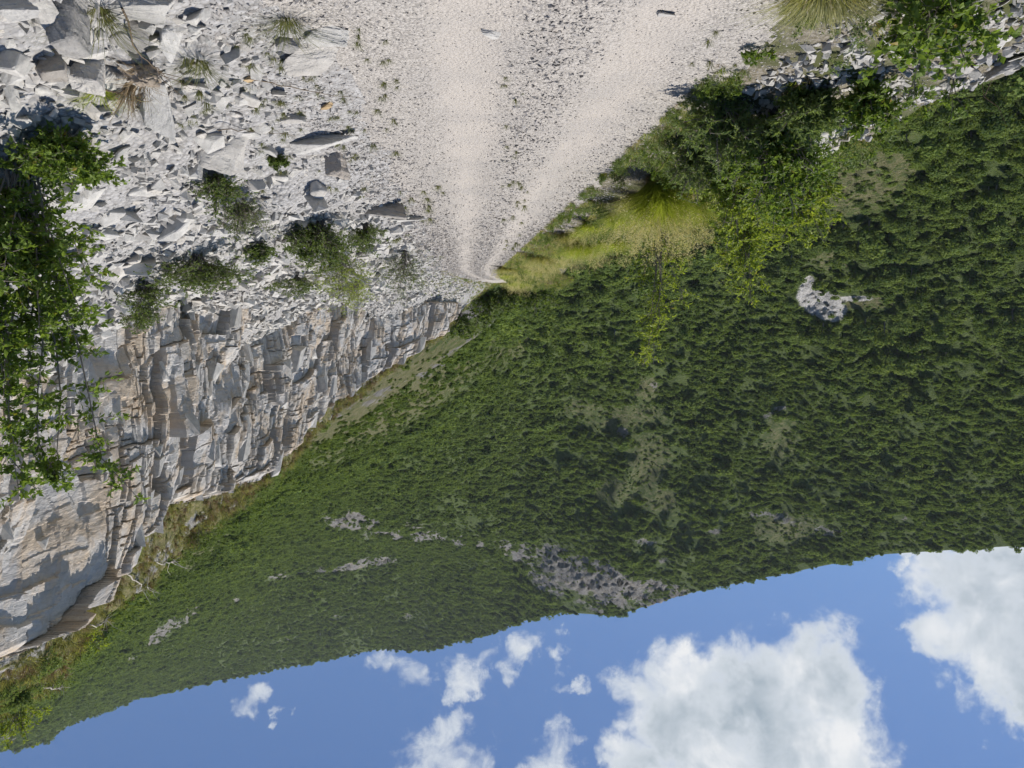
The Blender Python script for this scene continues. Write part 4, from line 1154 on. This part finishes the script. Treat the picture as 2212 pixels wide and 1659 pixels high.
# grass tussocks
for x, y, hp, sp, n, hd, mt, lab, seed in (
    (1425, 380, 185, .85, 3600, 240, M_GRASS, 'largest grass tussock with golden seed heads beside the gravel road', 1101),
    (1490, 405, 150, .6, 1800, 120, M_GRASS, 'tall green grass tussock leaning on the shrubs beside the largest one', 1108),
    (1350, 440, 105, .6, 1500, 90, M_GRASS, 'medium green grass tussock at the road side just past the largest one', 1109),
    (1255, 515, 75, .9, 1600, 90, M_GRASS, 'bright green grass tussock with brown thatch farther along the verge', 1102),
    (1325, 500, 85, .75, 1200, 60, M_GRASS, 'grass tussock just behind the largest one', 1103),
    (1175, 548, 45, .8, 1000, 140, M_PALEGRASS, 'pale straw coloured grass tussock farther along the verge', 1104),
    (1100, 575, 30, 1.0, 900, 120, M_PALEGRASS, 'farthest pale grass tussock at the track bend', 1105),
    (1790, -55, 150, .38, 800, 0, M_PALEGRASS, 'drooping pale grass clump at the photo border by the gravel', 1106),
    (1375, 420, 80, .5, 800, 0, M_PALEGRASS, 'grey green grass clump at the road side of the largest tussock', 1107)):
    P = place(x, y); h = px2m(P, hp)
    sc = max(1.0, P[1] / 11)
    b, s, t = tussock(seed, h * 0.85, sp * (0.7 if hd else 1), n, hd, mt, 0.14 * sc, 0.0030 * sc)
    o = empty('grass_tussock', P)
    obj('blades', b, o); obj('thatch', t, o)
    if s: obj('seed_heads', s, o)
    tag(o, lab, 'grass')

def tussock_row():
    rs = np.random.default_rng(61)
    kinds = []
    for k in range(3):
        b, s_, t = tussock(1120 + k, .55, .5, 800, 45, (M_PALEGRASS, M_GRASS, M_GRASS)[k], .2, .006)
        kinds.append((b, s_, t))
    for k in range(34):
        Y = 8.5 + 52 * (k / 33) ** 1.25 + rs.uniform(-.8, .8)
        X = -2.45 - rs.uniform(0, 1.1) - float(bend(Y))
        b, s_, t = kinds[k % 3]
        sc = rs.uniform(.6, 1.1) * np.interp(Y, [8, 20, 45, 62], [.7, 1.0, 1.4, 1.9])
        o = empty('grass_tussock', (X, Y, float(ground_z(X, Y)) - .02), rs.uniform(0, 6.28), sc)
        obj('blades', b, o); obj('seed_heads', s_, o); obj('thatch', t, o)
        tag(o, 'straw tipped grass tussock in the belt lining the valley side of the track', 'grass', 'tussock belt along the track')
tussock_row()

# undergrowth along the verge and dry grass on the bank: nobody could count it
def build_cover():
    rs = np.random.default_rng(41)
    def tuft(seed, n, h, sp, mat, w=0.004): return obj('tuft', blades(seed, n, h, sp, 0.05, w, mat, 0.7, 3)[0], link=False)
    pv = [tuft(1, 26, .22, .16, M_WILLOW), tuft(2, 30, .28, .2, M_PALEGRASS), tuft(3, 24, .2, .15, M_GRASS), tuft(4, 24, .2, .2, M_DRY)]
    pl = []
    for k in range(4):
        fm, _ = shrub('herb', 1200 + k, .26, .15, 5, 4, 8, .036, .42, (M_WILLOW, M_LEAF, M_WILLOW, M_LEAFD)[k], twig=.5, lift=.4, stem_r=.003)
        pl.append(obj('herb', fm, link=False))
    protos = pv + pl
    N = 17000
    Y = 3.0 + 80 * rs.uniform(0, 1, N) ** 1.7
    X = -1.85 - 3.4 * rs.uniform(0, 1, N) ** 1.35 - bend(Y)
    nz = fbm(X * 0.9, Y * 0.5, 44, 4)
    YR = 40 + 32 * rs.uniform(0, 1, 900) ** .8; XR = 0.95 + 2.6 * rs.uniform(0, 1, 900) ** 1.3 - bend(YR)
    k = (nz > -0.28 + 0.5 * ((Y < 7.0) & (X < -2.6))) & ~((Y < 5.6) & (rs.uniform(0, 1, N) > .3))
    X, Y = np.concatenate([X[k], rs.uniform(-7, 2, 420), XR]), np.concatenate([Y[k], 70.5 + 2.5 * rs.uniform(0, 1, 420), YR]); n = len(X)
    pid = np.where(rs.uniform(0, 1, n) < np.interp(Y, [3, 14, 22], [.35, .6, .9]), rs.integers(0, 4, n), rs.integers(4, 8, n))
    s = rs.uniform(.5, 1.25, n) * np.interp(Y, [3, 8, 20, 45, 83], [.55, .95, 1.15, 1.7, 3.0])
    s = s * np.where(X + bend(Y) > 0, 0.45, 1.0) * np.where((Y > 70) | (X + bend(Y) > 0), 1.0, np.interp(-(X + bend(Y)), [1.85, 2.4, 3.2], [.5, .85, 1.15]))
    scatter('undergrowth', protos, np.stack([X, Y, ground_z(X, Y) - .01], 1), np.stack([rs.normal(size=n) * .15, rs.normal(size=n) * .15, rs.uniform(0, 6.28, n)], 1),
            s[:, None] * np.ones((1, 3)), pid, 'low grass and herbs growing along the valley side verge', 'undergrowth')
    # bank above the cliff
    pb = [tuft(11, 34, .5, .35, M_PALEGRASS, .008), tuft(12, 34, .45, .4, M_DRY, .008), tuft(13, 30, .4, .3, M_WEED, .008)]
    fm, _ = shrub('bankherb', 1210, .5, .35, 7, 5, 9, .07, .45, M_WILLOW, twig=.5); pb.append(obj('herb', fm, link=False))
    n = 5200
    i = rs.integers(0, BANK.shape[0], n); j = rs.integers(0, BANK.shape[1] - 2, n)
    P = BANK[i, j] + rs.normal(size=(n, 3)) * .08
    s = rs.uniform(.4, 1.1, n) * np.interp(P[:, 1], [8, 25, 60], [.65, .9, 1.3])
    g = fbm(P[:, 1] * .5, P[:, 2] * .7, 47, 3)
    pid = np.where(g > .5, 3, rs.integers(0, 3, n))
    k = rs.uniform(0, 1, n) < np.clip(.7 + g, .15, 1)
    scatter('dry_grass', pb, P[k], np.stack([rs.normal(size=k.sum()) * .3, rs.normal(size=k.sum()) * .3, rs.uniform(0, 6.28, k.sum())], 1), s[k][:, None] * np.ones((1, 3)), pid[k],
            'dry grass and scrub growing on the bank above the cliff', 'grass')
build_cover()

# weeds that stand singly in rubble, gravel and road crown
def build_weeds():
    rs = np.random.default_rng(53)
    protos = []
    for k in range(5):
        g, _, _ = blades(1300 + k, 30, .10, .07, .018, .0012, M_WEED, .5, 4)
        protos.append(g)
    zones = [((560, 860, 60, 420), 70, 'small wispy weed growing in the gravel beside the talus', .7, 1.5),
             ((1085, 1140, 150, 560), 34, 'small weed growing on the road crown between the wheel tracks', .6, 1.2),
             ((380, 620, 60, 320), 36, 'wispy green weed rooted among the white slabs', .8, 1.8),
             ((840, 960, 400, 600), 30, 'low weed at the foot of the far talus tip', .9, 1.6),
             ((1480, 1700, 60, 200), 14, 'weed growing on the gravel in front of the verge bushes', .8, 1.5)]
    for (x0, x1, y0, y1), n, lab, a, b in zones:
        for k in range(n):
            P = place(rs.uniform(x0, x1), rs.uniform(y0, y1))
            o = obj('weed', protos[int(rs.integers(0, 5))], None, P)
            s = rs.uniform(a, b) * np.clip(P[1] / 9, .7, 2.2); o.scale = (s, s, s * rs.uniform(.6, 1.1)); o.rotation_euler = (0, 0, rs.uniform(0, 6.28))
            tag(o, lab, 'weed', 'weeds: ' + lab)
    # the big feathery weed by the brown boulder
    for x, y, h, lab in ((212, 20, .42, 'feathery green weed between the largest boulder and the flat pale slab'), (215, 190, .26, 'yellow green feathery weed behind the cream white rock'), (620, 40, .3, 'drooping feathery weed hanging over the white gravel slabs'), (430, 130, .3, 'dark wispy weed patch in the middle of the white slabs')):
        P = place(x, y)
        g, _, _ = blades(1350 + x, 170, h * .75, h * 1.1, .06, .0011, M_WEED if x != 215 else M_GRASS, .6, 4)
        o = empty('feathery_weed', P); obj('fronds', g, o); tag(o, lab, 'weed')
build_weeds()

# ------------------------------------------------------------------ dead wood and the root clod
def branch(name, label, mat, pts, r, forks=5, seed=0, flen=.3):
    rs = np.random.default_rng(seed); pts = np.asarray(pts, float)
    t = np.linspace(0, len(pts) - 1, 12)
    p = np.stack([np.interp(t, np.arange(len(pts)), pts[:, k]) for k in range(3)], 1) + rs.normal(size=(12, 3)) * r * 1.2
    o = empty(name, tuple(p[0])); g = Geo(); g.add(*tube(p - p[0], np.linspace(r, r * .3, 12), 6)); obj('limb', g.mesh('limb', mat, True), o)
    g = Geo(); L = np.linalg.norm(p[-1] - p[0])
    ax = (p[-1] - p[0]) / L
    for k in range(forks):
        b = p[int(rs.integers(4, 12))] - p[0]; d = ax * .8 + rs.normal(size=3) * .6; d /= np.linalg.norm(d); l = flen * L * rs.uniform(.4, 1.1)
        g.add(*tube(np.array([b, b + d * l * .5 + rs.normal(size=3) * l * .06, b + d * l + rs.normal(size=3) * l * .12]), [r * .45, r * .3, r * .12], 4))
    if forks: obj('twigs', g.mesh('twigs', mat, True), o)
    return tag(o, label, 'branch')
def above(x, y, dz):
    P = hit(x, y); P[2] += dz; return P
branch('dead_twig', 'long thin dark twig crossing the slabs from the photo border to the root clod', M_TWIG, [above(262, -10, .05), above(290, 70, .10), above(330, 110, .08), above(352, 150, .05)], .006, 5, 1)
branch('dead_twig', 'thin dry twig lying across the root clod and the cream rock', M_TWIG, [above(215, 145, .12), above(270, 170, .10), above(330, 200, .06)], .006, 6, 2, .4)
branch('dead_twig', 'long thin twig trailing over the gravel towards the road', M_TWIG, [above(540, 160, .03), above(620, 178, .03), above(700, 195, .02), above(790, 205, .02)], .005, 2, 3)
branch('dead_twig', 'thin straight twig trailing over the talus below the lone white slab', M_TWIG, [above(470, 262, .06), above(550, 275, .03), above(640, 285, .03)], .005, 2, 4)
branch('dead_branch', 'bleached dead branch lying on the valley edge rocks', M_BLEACH, [above(1850, 262, .10), above(1800, 280, .18), above(1740, 285, .22)], .014, 4, 5)
branch('dead_branch', 'bundle of brown dead twigs lying along the rubble mound crest', M_TWIG, [above(1880, 215, .06), above(1960, 222, .10), above(2060, 205, .12), above(2130, 175, .12)], .009, 16, 6, .35)
Pb = hit(1990, 235)
branch('dead_branch', 'forked pale twig standing out over the valley', M_BLEACH, [Pb, Pb + [0, .25, .10], Pb + [-.15, .6, .1], Pb + [-.3, 1.0, .05]], .007, 6, 7, .3)
def bank_pt(x, j):
    xd, _, _ = project(BANK[:, j, :]); k = int(np.argmin(np.abs(xd - x))); return BANK[k, j].copy()
for i, (x, lab) in enumerate(((270, 'bleached fallen branch with bare twigs hanging over the cliff bank'), (180, 'pale dead branch tangled in dry grass above the cliff'), (330, 'bare forked branch leaning out from the cliff rim'), (80, 'short dead branch among yellow green scrub on the bank'))):
    P = bank_pt(x, 24); Q = bank_pt(x + 45, 36)
    branch('dead_branch', lab, M_BLEACH, [P + [0, 0, .1], (P + Q) / 2 + [-.1, 0, .2], Q + [-.1, 0, .12]], .022, 9, 20 + i, .3)
for x, j, lab, sd in ((175, 30, 'yellow green shrub on the rim above the cliff', 1401), (30, 37, 'yellow green shrub at the photo border on top of the bank', 1402), (430, 22, 'small green shrub at the cliff rim', 1403)):
    P = bank_pt(x, j)
    fm, sm = shrub('rim', sd, 1.0, .6, 16, 8, 12, .07, .45, M_LEAFY if sd < 1403 else M_LEAFD, twig=.35, lift=.4, stem_r=.012)
    plant('rim_shrub', lab, 'shrub', fm, sm, P)
# root clod
P = hit(305, 140)
o = empty('root_clod', P)
me = boulder_mesh('clod', 77, (.20, .16, .15), M_SOIL, 4, .16, .0); c = obj('soil', me, o, (0, 0, .06))
b, _, _ = blades(1500, 90, .13, .17, .07, .0011, M_DRY, 1.0, 4); r_ = obj('roots', b, o, (0, 0, .08)); r_.rotation_euler = (.7, .2, 0)
b2, _, _ = blades(1501, 60, .34, .12, .03, .0022, M_DRY, .5, 4); r2 = obj('straw', b2, o, (.08, .04, .10)); r2.rotation_euler = (-.2, .5, 0)
tag(o, 'overturned brown root clod with dry straw lying among the white slabs', 'root clod')

# ------------------------------------------------------------------ the air of the valley
def build_haze():
    V = np.array([[x, y, z] for x in (-1500, 1700) for y in (-60, 2300) for z in (-520, 1000)], float)
    F = np.array([[0, 1, 3, 2], [4, 6, 7, 5], [0, 4, 5, 1], [2, 3, 7, 6], [0, 2, 6, 4], [1, 5, 7, 3]])
    m, g = new_mat('valley haze')
    pv = g.n('ShaderNodeVolumePrincipled', ins={'Color': (0.82, 0.90, 1.0, 1), 'Density': 0.00007, 'Anisotropy': 0.2})
    g.l(pv.outputs[0], g.n('ShaderNodeOutputMaterial').inputs['Volume'])
    tag(obj('haze', mesh_np('haze', V, F, m)), 'thin pale haze filling the valley air', 'haze', kind='stuff')
build_haze()
